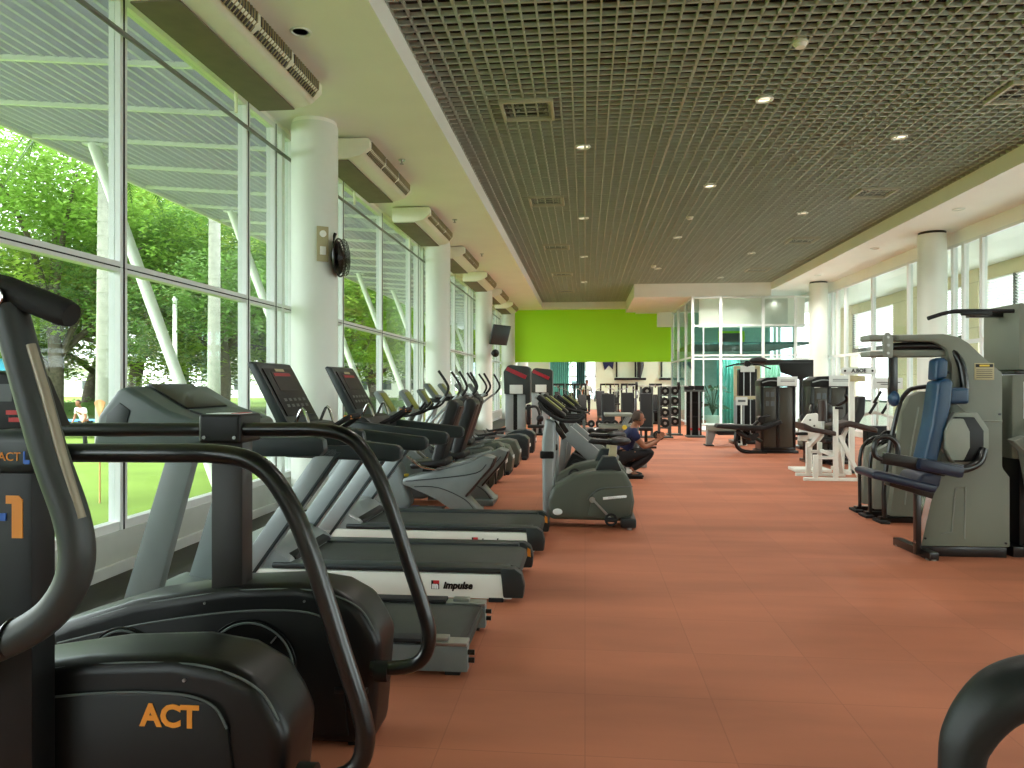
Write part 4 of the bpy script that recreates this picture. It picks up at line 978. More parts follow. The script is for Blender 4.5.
def frame_bike():
    t = thing('upright_bike', 'x', 'exercise bike', (0, 0, 0), 0, 'silver framed upright bikes')
    MB().prism([(.0, .06), (.08, .06), (.17, .92), (.22, 1.08), (.13, 1.10), (.08, .98)], .15, .27, 'y', .02).build('mast', SILVER, t)
    MB().prism([(.10, .78), (.19, .95), (.62, .58), (.82, .46), (.80, .38), (.5, .42)], .14, .28, 'y', .02).build('diagonal_frame', SILVER, t)
    MB().prism([(.06, .07), (.11, .40), (.22, .60), (.50, .46), (.80, .36), (.92, .30), (.92, .08)], .10, .32, 'y', .03).build('housing', BLACKP, t)
    MB().slab(.25, .42, .085, .10, .30, .34, .004).build('name_plate', LIMEP, t)
    mb = MB(); mb.tube([(.02, .06, 1.30), (.1, -.02, 1.2), (.36, -.02, 1.13)], .018, 10, 4).tube([(.02, .36, 1.30), (.1, .44, 1.2), (.36, .44, 1.13)], .018, 10, 4).tube([(.12, -.02, 1.19), (.12, .44, 1.19)], .018, 10); mb.build('handlebar', BLACKR, t)
    c = MB().box((.14, .21, 1.25), (.32, .30, .05), .02, (0, R(38), 0)).build('console', BLACKP, t)
    MB().box((.16, .21, 1.277), (.20, .22, .01), .003, (0, R(38), 0)).build('display', LIMEP, c)
    MB().bar((.18, .21, 1.05), (.15, .21, 1.22), .06, .06).build('neck', BLACKM, t)
    MB().bar((.74, .21, .30), (.78, .21, .70), .05, .05, .01).build('seat_post', SILVER, t)
    s = MB(); s.ell((.72, .21, .73), (.19, .07, .045)).ell((.82, .21, .74), (.11, .13, .05)); s.build('seat', VINYL, t)
    MB().slab(-.05, .06, -.02, .44, 0, .07, .02).build('front_foot', BLACKR, t); MB().slab(.82, .94, -.02, .44, 0, .08, .02).build('rear_foot', BLACKR, t)
    for sgn, y in ((-1, .07), (1, .35)):
        k = MB().bar((.48, y, .26), (.48 + sgn * .15, y, .26 - sgn * .08), .03, .02, .005).build('crank_arm', STEEL, t)
        MB().box((.48 + sgn * .15, y + sgn * .06, .26 - sgn * .08), (.1, .09, .03), .008).build('pedal', BLACKR, k)
    return t
fb = frame_bike(); fb.location = (-.38, 9.6, 0); fb['label'] = 'upright bike with silver diagonal frame behind the olive bikes'
dup(fb, (-.33, 10.6, 0), 'last silver framed upright bike, just in front of the crouching person')

# ------------------------------------------------------------------ people
def skin_obj(name, verts, edges, m, parent, sub=2, root=0):
    names = list(verts); me = bpy.data.meshes.new(name)
    me.from_pydata([verts[k][0] for k in names], [(names.index(a), names.index(b)) for a, b in edges], [])
    o = bpy.data.objects.new(name, me); COL.objects.link(o)
    sk = o.modifiers.new('skin', 'SKIN'); sk.use_smooth_shade = True
    for i, k in enumerate(names):
        r = verts[k][1]; me.skin_vertices[0].data[i].radius = (r, r) if not isinstance(r, tuple) else r
        me.skin_vertices[0].data[i].use_root = (i == root)
    ss = o.modifiers.new('sub', 'SUBSURF'); ss.levels = sub; ss.render_levels = sub
    dg = bpy.context.evaluated_depsgraph_get(); ev = o.evaluated_get(dg)
    nm = bpy.data.meshes.new_from_object(ev); COL.objects.unlink(o); bpy.data.objects.remove(o)
    nm.materials.clear(); nm.materials.append(m); nm.polygons.foreach_set('use_smooth', [True] * len(nm.polygons))
    q = bpy.data.objects.new(name, nm); COL.objects.link(q); q.parent = parent
    return q

def hand(V, E, key, wrist, d, up, side):
    """palm, four unequal bent fingers and a thumb as branches of the wrist vertex"""
    w = Vector(wrist); d = Vector(d).normalized(); u = Vector(up); u = (u - d * u.dot(d)).normalized(); s = d.cross(u) * side
    pk = key + 'palm'; V[pk] = (tuple(w + d * .05), (.026, .016)); E.append((key + 'wrist', pk))
    for i, (o_, L) in enumerate(((-.03, .07), (-.01, .082), (.01, .077), (.03, .06))):
        b = w + d * .085 + u * o_; n1 = b + d * L * .5 + s * .006; n2 = b + d * L * .9 + s * .022
        ks = ['%sf%d%d' % (key, i, j) for j in range(3)]
        V[ks[0]] = (tuple(b), .0095); V[ks[1]] = (tuple(n1), .0085); V[ks[2]] = (tuple(n2), .007)
        E += [(pk, ks[0]), (ks[0], ks[1]), (ks[1], ks[2])]
    b = w + d * .035 - u * .03; V[key + 't0'] = (tuple(b), .011); V[key + 't1'] = (tuple(b + d * .03 - u * .022 + s * .01), .0095); V[key + 't2'] = (tuple(b + d * .055 - u * .025 + s * .022), .008)
    E += [(pk, key + 't0'), (key + 't0', key + 't1'), (key + 't1', key + 't2')]

def head_bits(t, c, face, tilt=0.):
    """ears, eyes, nose, mouth and short hair; face is the heading angle"""
    c = Vector(c); f = Vector((math.cos(face), math.sin(face), 0)); s = Vector((-f.y, f.x, 0)); up = Vector((0, 0, 1))
    mb = MB(); mb.ell(c, (.088, .074, .112), 20, 14, (0, tilt, face)); mb.ell(c + f * .02 - up * .05, (.062, .056, .065), 16, 10, (0, tilt, face))
    mb.ell(c + f * .092 - up * .012, (.016, .012, .022)); mb.ell(c + s * .074 - f * .005, (.018, .009, .03)); mb.ell(c - s * .074 - f * .005, (.018, .009, .03))
    h = mb.build('head', SKIN, t)
    e = MB(); e.ell(c + f * .076 + s * .03 + up * .012, (.012, .012, .009)); e.build('eye', BLACKP, h); e = MB(); e.ell(c + f * .076 - s * .03 + up * .012, (.012, .012, .009)); e.build('eye', BLACKP, h)
    e = MB(); e.ell(c + f * .08 - up * .058, (.008, .024, .006), rot=(0, 0, face)); e.build('mouth', REDD, h)
    mb = MB(); mb.ell(c - f * .012 + up * .022, (.09, .08, .104), 20, 12, (0, tilt, face))
    bm = mb.bm
    cut = [v for v in bm.verts if (v.co - c).dot(f) > .035 and (v.co - c).z < .065 or (v.co - c).z < -.045]
    bmesh.ops.delete(bm, geom=cut, context='VERTS')
    hr = mb.build('hair', HAIR, h); so_ = hr.modifiers.new('thick', 'SOLIDIFY'); so_.thickness = .008; so_.offset = 1
    return h

def crouching(loc, lab):
    t = thing('person', lab, 'person', loc)
    V, E = {}, []
    V['hip'] = ((-.02, 0, .34), .12); V['belly'] = ((.03, 0, .48), .125); V['chest'] = ((.11, 0, .66), .135); V['neck0'] = ((.17, 0, .79), .065); V['neck1'] = ((.205, 0, .86), .052); V['skull'] = ((.24, 0, .92), .06)
    E += [('hip', 'belly'), ('belly', 'chest'), ('chest', 'neck0'), ('neck0', 'neck1'), ('neck1', 'skull')]
    for k, s in (('l', 1), ('r', -1)):
        V[k + 'sh'] = ((.15, s * .17, .735), .065); V[k + 'el'] = ((.33, s * .20, .50), .043); V[k + 'fm'] = ((.45, s * .13, .545), .037); V[k + 'wrist'] = ((.555, s * .06, .60), .026)
        E += [('chest', k + 'sh'), (k + 'sh', k + 'el'), (k + 'el', k + 'fm'), (k + 'fm', k + 'wrist')]
        hand(V, E, k, V[k + 'wrist'][0], (.62, -s * .15, .78), (.75, 0, -.65), s)
        V[k + 'hp'] = ((.02, s * .10, .32), .095); V[k + 'kn'] = ((.47, s * .15, .42), .062); V[k + 'cf'] = ((.28, s * .14, .27), .055); V[k + 'an'] = ((.09, s * .13, .10), .04); V[k + 'ft'] = ((.26, s * .15, .045), .035)
        E += [('hip', k + 'hp'), (k + 'hp', k + 'kn'), (k + 'kn', k + 'cf'), (k + 'cf', k + 'an'), (k + 'an', k + 'ft')]
    skin_obj('body', V, E, SKIN, t)
    head_bits(t, (.255, 0, .945), 0, R(12))
    C = {'a': ((.0, 0, .38), .145), 'b': ((.03, 0, .48), .15), 'c': ((.11, 0, .66), .158), 'd': ((.165, 0, .775), .085)}; CE = [('a', 'b'), ('b', 'c'), ('c', 'd')]
    for k, s in (('l', 1), ('r', -1)):
        C[k + '1'] = ((.15, s * .175, .735), .085); C[k + '2'] = ((.25, s * .192, .61), .065); CE += [('c', k + '1'), (k + '1', k + '2')]
    skin_obj('t_shirt', C, CE, NAVYC, t)
    C = {'h': ((-.02, 0, .335), .145)}; CE = []
    for k, s in (('l', 1), ('r', -1)):
        C[k + '0'] = ((.02, s * .10, .325), .118); C[k + '1'] = ((.26, s * .13, .385), .095); C[k + '2'] = ((.47, s * .15, .42), .078); C[k + '3'] = ((.28, s * .14, .26), .075); C[k + '4'] = ((.14, s * .13, .15), .058)
        CE += [('h', k + '0'), (k + '0', k + '1'), (k + '1', k + '2'), (k + '2', k + '3'), (k + '3', k + '4')]
    skin_obj('trousers', C, CE, BLACKC, t)
    for s in (1, -1):
        MB().cyl((.085, s * .13, .08), (.115, s * .13, .15), .047, .05, 14).build('sock', WHITEC, t)
        mb = MB(); mb.ell((.10, s * .135, .055), (.085, .05, .055)).ell((.21, s * .145, .042), (.12, .052, .042)).slab(.0, .31, s * .145 - .045, s * .145 + .045, 0, .03, .012); mb.build('shoe', BLACKP, t)
    return t
crouching((.60, 12.0, 0), 'person in a navy t-shirt crouching with both hands raised in front')

def standing(loc, rz, lab, top, s, bend=0.):
    t = thing('person', lab, 'person', loc, rz)
    V, E = {}, []
    b = bend
    V['hip'] = ((0, 0, .95), .12); V['belly'] = ((b * .3, 0, 1.1), .115); V['chest'] = ((b * .8, 0, 1.3), .13); V['neck0'] = ((b * 1.1, 0, 1.45), .06); V['neck1'] = ((b * 1.25, 0, 1.52), .05); V['skull'] = ((b * 1.4, 0, 1.6), .055)
    E += [('hip', 'belly'), ('belly', 'chest'), ('chest', 'neck0'), ('neck0', 'neck1'), ('neck1', 'skull')]
    for k, q in (('l', 1), ('r', -1)):
        V[k + 'sh'] = ((b * .95, q * .17, 1.4), .06); V[k + 'el'] = ((b * .9 + .02, q * .24, 1.12), .042); V[k + 'wrist'] = ((b * .9 + .16, q * .22, .92), .026)
        E += [('chest', k + 'sh'), (k + 'sh', k + 'el'), (k + 'el', k + 'wrist')]
        hand(V, E, k, V[k + 'wrist'][0], (.5, 0, -.85), (.85, 0, .5), q)
        V[k + 'hp'] = ((0, q * .09, .90), .09); V[k + 'kn'] = ((.04 + q * .08, q * .10, .5), .058); V[k + 'an'] = ((q * .14, q * .10, .09), .04); V[k + 'ft'] = ((.13 + q * .14, q * .11, .04), .034)
        E += [('hip', k + 'hp'), (k + 'hp', k + 'kn'), (k + 'kn', k + 'an'), (k + 'an', k + 'ft')]
    skin_obj('body', V, E, SKIN, t)
    head_bits(t, (b * 1.4 + .01, 0, 1.62), 0)
    C = {'a': ((0, 0, .93), .14), 'b': ((b * .3, 0, 1.1), .138), 'c': ((b * .8, 0, 1.3), .15), 'd': ((b * 1.08, 0, 1.44), .08)}; CE = [('a', 'b'), ('b', 'c'), ('c', 'd')]
    for k, q in (('l', 1), ('r', -1)):
        C[k + '1'] = ((b * .95, q * .18, 1.4), .08); C[k + '2'] = ((b * .92, q * .22, 1.22), .06); CE += [('c', k + '1'), (k + '1', k + '2')]
    skin_obj('shirt', C, CE, top, t)
    C = {'h': ((0, 0, .93), .145)}; CE = []
    for k, q in (('l', 1), ('r', -1)):
        C[k + '0'] = ((0, q * .09, .88), .11); C[k + '1'] = ((.04 + q * .08, q * .10, .5), .075); C[k + '2'] = ((q * .14, q * .10, .12), .058); CE += [('h', k + '0'), (k + '0', k + '1'), (k + '1', k + '2')]
    skin_obj('trousers', C, CE, BLACKC if top is WHITEC and s < 1 else MATS['dark green cloth'], t)
    for q in (1, -1):
        mb = MB(); mb.ell((.06 + q * .14, q * .105, .05), (.13, .05, .05)); mb.build('shoe', BLACKP, t)
    t.scale = (s, s, s)
    return t
mat('dark green cloth', (70, 84, 110), .9)
standing((-14.6, 20.4, GZ), R(-100), 'elderly person in a white shirt walking on the lawn outside', WHITEC, .83, .22)
standing((.1, 36.5, 0), R(-90), 'person in a white shirt standing far back under the green wall', WHITEC, .98)

# ------------------------------------------------------------------ right side: the big blue padded machine
def blue_machine():
    t = thing('chest_machine', 'large grey strength machine with blue padded seat and black arms', 'exercise machine', (0, 6.75, 0))
    P = [(2.90, .09), (3.64, .09), (3.64, .70), (3.58, .78), (3.58, 1.60), (3.47, 1.69), (3.30, 1.86), (3.22, 1.91), (3.10, 1.935), (2.72, 1.93), (2.72, 1.875), (3.02, 1.865), (3.12, 1.80), (3.16, 1.66), (3.14, 1.1), (3.06, .80), (2.99, .62)]
    MB().prism(P, 0, .17, 'y', .025).build('shroud', SHROUD, t)
    mb = MB(); mb.tube([(3.07, -.004, .20), (3.16, -.004, .22), (3.19, -.004, .60), (3.27, -.004, .61), (3.265, -.004, .16)], .006, 6); mb.build('panel_groove', SHROUDL, t)
    mb = MB(); mb.tube([(3.14, -.003, 1.38), (3.36, -.003, 1.18), (3.575, -.003, 1.18)], .006, 6); mb.build('panel_seam', SHROUDL, t)
    for x, z in ((3.55, 1.24), (3.60, .13), (2.94, .16)): MB().cyl((x, -.008, z), (x, .01, z), .01, n=10).build('bolt', BLACKM, t)
    l = MB().slab(3.345, 3.505, -.004, .0, 1.535, 1.68, .001).build('warning_label', TANL, t)
    MB().slab(3.355, 3.495, -.006, -.003, 1.645, 1.672).build('header', BLACKP, l); MB().slab(3.385, 3.465, -.008, -.005, 1.651, 1.666).build('header_print', YELLOW, l)
    mb = MB()
    for q in range(5): mb.slab(3.36, 3.49, -.006, -.004, 1.555 + q * .016, 1.560 + q * .016)
    mb.build('small_print', BROWNV, l)
    # overhead arm carrier
    b = MB().slab(2.50, 3.10, .06, .30, 1.885, 1.935, .015).slab(2.50, 2.72, .06, .30, 1.74, 1.79, .015).build('overhead_beam', SHROUDL, t)
    MB().prism([(2.61, 1.73), (2.60, 1.90), (2.63, 1.95), (2.66, 1.95), (2.69, 1.90), (2.69, 1.73)], .03, .06, 'y', .01).build('beam_plate', SHROUDL, b)
    for z in (1.77, 1.84, 1.91): MB().cyl((2.645, .02, z), (2.645, .035, z), .012, n=10).build('bolt', STEEL, b)
    MB().slab(2.96, 3.04, .05, .062, 1.885, 1.915).build('badge', TANL, b)
    MB().slab(2.69, 3.14, .05, .30, 1.74, 1.80, .015).build('beam_underside', SHROUD, b)
    mb = MB(); mb.tube([(2.66, .10, 1.83), (3.05, .08, 1.835), (3.16, .04, 1.80), (3.23, .0, 1.68), (3.25, -.03, 1.50), (3.24, -.04, 1.40)], .035, 12, 5); mb.build('swing_arm', BLACKM, t)
    MB().bar((2.72, .12, 1.76), (2.72, .12, 1.40), .07, .05, .01).build('hanging_arm', BLACKM, t)
    MB().ell((2.72, .1, 1.37), (.04, .09, .07)).build('hand_pad', BLUEV, t)
    MB().slab(3.10, 3.27, -.08, .10, 1.33, 1.47, .03, 3).build('shoulder_pad', BLUEV, t)
    for z in (1.49, 1.60): MB().bar((3.02, .1, z), (3.26, .02, z), .022, .022).build('pad_rod', BLACKM, t)
    # seat
    MB().prism([(2.84, .67), (2.96, .70), (3.10, 1.30), (3.12, 1.52), (3.08, 1.55), (3.0, 1.52), (2.95, 1.15)], -.12, .12, 'y', .035, 3).build('backrest', BLUEV, t)
    MB().prism([(2.99, 1.53), (3.09, 1.55), (3.10, 1.70), (3.06, 1.73), (3.0, 1.71)], -.08, .08, 'y', .03, 3).build('headrest', BLUEV, t)
    MB().prism([(2.76, .65), (2.96, .62), (3.0, .78), (2.82, .74)], -.22, .18, 'y', .03, 3).build('seat_back_edge', NAVYV, t)
    MB().prism([(2.42, .70), (2.92, .58), (2.95, .65), (2.46, .765), (2.41, .75)], -.24, .2, 'y', .03, 3).build('seat', NAVYV, t)
    MB().bar((2.62, -.02, .66), (2.98, -.02, .55), .12, .08, .01).build('seat_frame', BLACKM, t)
    mb = MB(); mb.tube([(2.98, -.26, .75), (2.5, -.26, .86), (2.42, -.26, .93), (2.44, -.26, 1.03), (2.52, -.26, 1.06), (2.6, -.26, 1.0), (2.61, -.26, .86)], .022, 10, 4).bar((2.48, -.26, .88), (3.12, -.26, .78), .05, .1, .012)
    mb.build('press_arm', BLACKM, t)
    MB().bar((2.75, -.3, .84), (3.1, -.3, .77), .1, .1, .03).build('elbow_pad', NAVYV, t)
    o8 = lambda r, sx=1.: [(3.24 + sx * r * .75 * math.cos(R(a)), 1.03 + r * math.sin(R(a))) for a in (20, 62, 118, 160, 200, 242, 298, 340)]
    MB().prism(o8(.26), -.09, -.005, 'y', .02).build('counterweight_cover', SHROUDL, t)
    MB().prism([(x - .03, z) for x, z in o8(.215)], -.125, -.085, 'y', .01).build('cover_recess', BLACKP, t)
    MB().prism([(x - .105, z) for x, z in o8(.20, .7)], -.16, -.12, 'y', .012).build('cover_plate', SHROUDL, t)
    mb = MB(); mb.tube([(3.0, -.22, .78), (3.18, -.2, .79), (3.30, -.16, .84), (3.36, -.12, .95)], .035, 10, 4); mb.build('pivot_arm', BLACKM, t)
    # frame
    MB().bar((2.86, -.03, .12), (2.97, -.03, .62), .05, .05).build('chrome_post', CHROME, t)
    MB().slab(2.84, 2.885, -.06, .0, .03, .60, .005).build('front_post', BLACKM, t)
    MB().bar((2.90, .48, .035), (2.945, -.16, .035), .08, .07, .008).build('foot_bar', BLACKM, t)
    for p in ((2.905, .42), (2.94, -.12)): MB().cyl((p[0], p[1], 0), (p[0], p[1], .012), .045, n=16).build('foot_pad', STEEL, t)
    MB().slab(2.92, 3.62, .02, .22, .0, .085, .005).slab(3.4, 3.48, .2, .6, 0, .08, .005).slab(3.3, 3.60, .55, .62, 0, .08).build('base_frame', BLACKM, t)
    MB().slab(3.3, 3.6, .25, .58, .08, 1.5, .02).build('weight_stack', BLACKP, t)
    return t
blue_machine()

def tower_machine():
    t = thing('lat_pulldown', 'grey tower machine with a long black overhead bar, cut by the right edge', 'exercise machine', (0, 6.78, 0))
    MB().slab(3.735, 4.25, .02, .6, 1.62, 2.2, .02).build('tower_head', SHROUD, t)
    MB().slab(3.69, 4.3, .0, .62, 1.585, 1.615, .004).build('tower_joint', BLACKM, t)
    MB().slab(3.68, 4.3, .02, .6, .85, 1.58, .02).build('upper_shroud', SHROUD, t)
    MB().slab(3.76, 4.3, .06, .6, .09, .85, .02).build('lower_shroud', BLACKP, t)
    MB().slab(3.69, 4.35, .02, .6, 0, .09, .005).build('base_frame', BLACKM, t)
    MB().slab(3.77, 3.95, .012, .02, 1.20, 1.52, .002).build('instruction_card', CARDW, t)
    MB().prism([(3.62, 1.02), (3.74, 1.06), (3.90, 1.0), (3.86, .55), (3.78, .56), (3.72, .92)], -.1, .02, 'y', .02).build('arm_cover', SHROUDL, t)
    mb = MB(); mb.tube([(4.0, -.14, 1.25), (3.80, -.14, 1.12), (3.72, -.14, 1.03), (3.76, -.14, .96), (3.9, -.14, .90)], .03, 10, 4); mb.build('press_arm', BLACKM, t)
    MB().ell((3.88, -.16, 1.0), (.1, .08, .07)).build('arm_pad', BLUEV, t)
    MB().bar((3.45, .3, 2.13), (3.8, .3, 2.13), .08, .06, .01).build('pulley_arm', BLACKM, t)
    mb = MB(); mb.tube([(3.02, .1, 2.08), (3.20, .1, 2.135), (3.36, .1, 2.14), (3.72, .1, 2.14), (4.3, .1, 2.14), (4.5, .1, 2.09)], [.018, .018, .022, .018, .018, .018], 10, 3); mb.build('overhead_bar', BLACKR, t)
    MB().bar((3.3, .1, 2.125), (3.55, .1, 2.13), .045, .045, .01).build('bar_sleeve', BLACKP, t)
    return t
tower_machine()

def shroud_machine(hi):
    t = thing('strength_machine', 'x', 'exercise machine', (0, 0, 0))
    if hi:
        MB().prism([(.05, .07), (.9, .07), (.9, 1.42), (.36, 1.42), (.26, 1.37), (.18, 1.2)], 0, .12, 'y', .02).build('tall_shroud', SHROUD, t)
        mb = MB(); mb.tube([(.0, .02, .05), (.0, .02, .5), (.13, .02, 1.2), (.22, .02, 1.40), (.33, .02, 1.46), (.6, .02, 1.48)], .025, 10, 3); mb.build('edge_frame', BLACKM, t)
        mb = MB(); mb.tube([(.42, -.003, .30), (.44, -.003, 1.2)], .008, 6).tube([(.2, -.003, .2), (.26, -.003, .8), (.34, -.003, 1.25)], .008, 6); mb.build('panel_groove', SHROUDL, t)
        MB().ell((.5, -.08, 1.50), (.1, .06, .05)).build('headrest', BLUEV, t)
        mb = MB(); mb.bar((.42, -.04, 1.3), (.5, -.06, 1.46), .03, .03); mb.build('headrest_post', BLACKM, t)
        MB().prism([(.42, .07), (.9, .07), (.9, .9), (.5, .9)], -.03, .0, 'y', .01).build('side_panel', SHROUDL, t)
    else:
        MB().prism([(.03, .09), (.6, .09), (.6, .80), (.2, .83), (.08, .76), (.05, .6)], 0, .1, 'y', .02).build('low_shroud', SHROUDL, t)
        mb = MB(); mb.tube([(0, .02, .05), (.0, .02, .62), (.06, .02, .80), (.2, .02, .88), (.36, .02, .80), (.42, .02, .6)], .02, 10, 3); mb.build('edge_frame', BLACKM, t)
        MB().cyl((.3, -.05, .86), (.3, -.01, .86), .1, n=22).build('cam_wheel', BLACKP, t)
        MB().bar((.3, -.02, .83), (.3, .06, .7), .04, .04).build('cam_bracket', BLACKM, t)
    MB().bar((-.05, .05, .03), (.9, .05, .03), .08, .06, .006).build('base_frame', BLACKM, t)
    MB().slab(-.08, .02, -.08, .16, 0, .03, .006).build('foot', BLACKR, t)
    return t
a = shroud_machine(True); a.location = (3.23, 8.35, 0); a['label'] = 'tall slanted grey shroud machine directly behind the blue padded one'
b_ = shroud_machine(False); b_.location = (3.20, 8.68, 0); b_['label'] = 'low grey machine with curved black frame behind the tall shroud'
dup(b_, (3.22, 9.05, 0), 'low grey machine with curved black frame, nearest the white bench')

# white leg and preacher bench
t = thing('weight_bench', 'white framed bench with brown pads and upright rollers', 'weight bench', (0, 11.9, 0))
MB().slab(3.38, 4.3, -.04, .02, 0, .05, .006).build('base_rail', WHITE, t); MB().slab(3.42, 4.2, .55, .61, 0, .05, .006).build('base_rail', WHITE, t)
for x, y, z in ((3.56, -.01, .40), (3.86, -.01, 1.15), (3.62, .58, .55), (3.80, .58, .55)): MB().slab(x - .035, x + .035, y - .03, y + .03, .04, z, .006).build('post', WHITE, t)
MB().bar((3.56, -.01, .36), (3.86, -.01, .36), .05, .05, .005).bar((3.6, .58, .4), (4.0, .58, .4), .05, .05, .005).bar((3.86, -.01, .38), (3.82, .58, .42), .05, .05, .005).build('cross_bar', WHITE, t)
MB().bar((3.92, .0, .70), (4.22, .0, .06), .06, .06, .006).bar((3.98, .3, .66), (4.15, .58, .06), .06, .06, .006).build('brace', WHITE, t)
MB().prism([(3.36, .80), (3.46, .76), (3.84, .70), (3.84, .77), (3.5, .83), (3.36, .90)], -.12, .4, 'y', .025, 3).build('seat', BROWNV, t)
MB().prism([(3.78, .78), (4.1, .84), (4.5, .74), (4.5, .82), (4.1, .93), (3.80, .86)], .02, .46, 'y', .03, 3).build('pad', BROWNV, t)
MB().cyl((3.70, .1, .92), (3.70, .1, 1.25), .065, n=18).build('roller', BROWNV, t); MB().slab(3.68, 3.72, .08, .12, .75, .94).build('roller_stem', WHITE, t)
MB().bar((3.70, .14, .73), (3.62, .5, .50), .06, .06).build('seat_frame', WHITE, t)
MB().bar((4.1, .2, .82), (3.95, .2, .45), .06, .06).bar((3.84, .0, .45), (3.96, .22, .46), .05, .05).build('pad_post', WHITE, t)
mb = MB(); mb.tube([(3.84, -.04, 1.13), (3.95, -.06, 1.13)], .02, 10); mb.build('peg', BLACKR, t)

t = thing('abdominal_machine', 'white machine post carrying a long oval lettered board', 'exercise machine', (0, 12.9, 0))
MB().slab(4.42, 4.50, .0, .08, .0, 1.72, .006).build('post', WHITE, t); MB().slab(4.2, 5.3, .0, .08, 0, .06, .006).slab(4.3, 4.38, -.2, .6, 0, .06).build('base_rail', WHITE, t)
p = MB().prism([(4.26, 1.70), (4.30, 1.66), (4.80, 1.66), (4.84, 1.70), (4.84, 1.74), (4.80, 1.78), (4.30, 1.78), (4.26, 1.74)], -.03, -.01, 'y', .004).build('board', CARDW, t)
text('lettering', 'A.BOE', .085, BLACKP, p, (4.55, -.034, 1.72), FRONT, .001, 'CENTER', .003)
for x in (4.33, 4.77): MB().cyl((x, -.036, 1.72), (x, -.03, 1.72), .018, n=12).build('dot', BLACKP, p)
MB().slab(4.42, 4.66, -.02, .0, 1.54, 1.64, .003).build('notice', TANL, t)
MB().prism([(4.35, .62), (4.1, .68), (4.12, .78), (4.4, .88), (4.56, 1.05), (4.60, 1.28), (4.72, 1.30), (4.70, .98), (4.55, .72)], .1, .42, 'y', .04, 3).build('seat', VINYL, t)
mb = MB(); mb.tube([(4.5, .2, .9), (4.85, .15, 1.02), (5.1, .1, .95), (5.3, .1, .9)], .03, 10, 4).tube([(5.1, .1, .95), (5.15, .1, .05)], .03, 8).tube([(4.38, .2, .65), (4.36, .2, .04)], .035, 8); mb.build('lever', WHITE, t)
for x0, z0 in ((4.75, 1.0), (4.95, 1.0), (4.82, 1.18), (5.05, 1.2)): MB().bar((x0, .05, z0), (x0 + .12, .05, z0 + .2), .04, .04, .01).build('grip', BLACKR, t)
MB().slab(4.8, 5.25, .3, .5, .05, .78, .02).build('weight_stack', BLACKP, t)
mb = MB(); mb.tube([(5.0, .4, .7), (5.02, .4, 1.2), (5.0, .3, 1.6)], .02, 8, 3); mb.build('rear_arch', WHITE, t)
t = thing('sign', 'pale card sign standing beside the oval lettered board', 'sign', (4.62, 12.35, 0))
MB().slab(-.03, .42, -.01, .01, 1.42, 1.60, .003).build('board', CARDW, t); MB().cyl((.2, .02, .02), (.2, .02, 1.45), .014, n=10).build('pole', WHITE, t); MB().cyl((.2, .02, 0), (.2, .02, .03), .14, n=20).build('base', WHITE, t)
mb = MB()
for z, a in ((1.52, .36), (1.49, .24)): mb.slab(.2 - a / 2, .2 + a / 2, -.013, -.009, z, z + .012)
mb.build('printed_line', BLACKP, t)

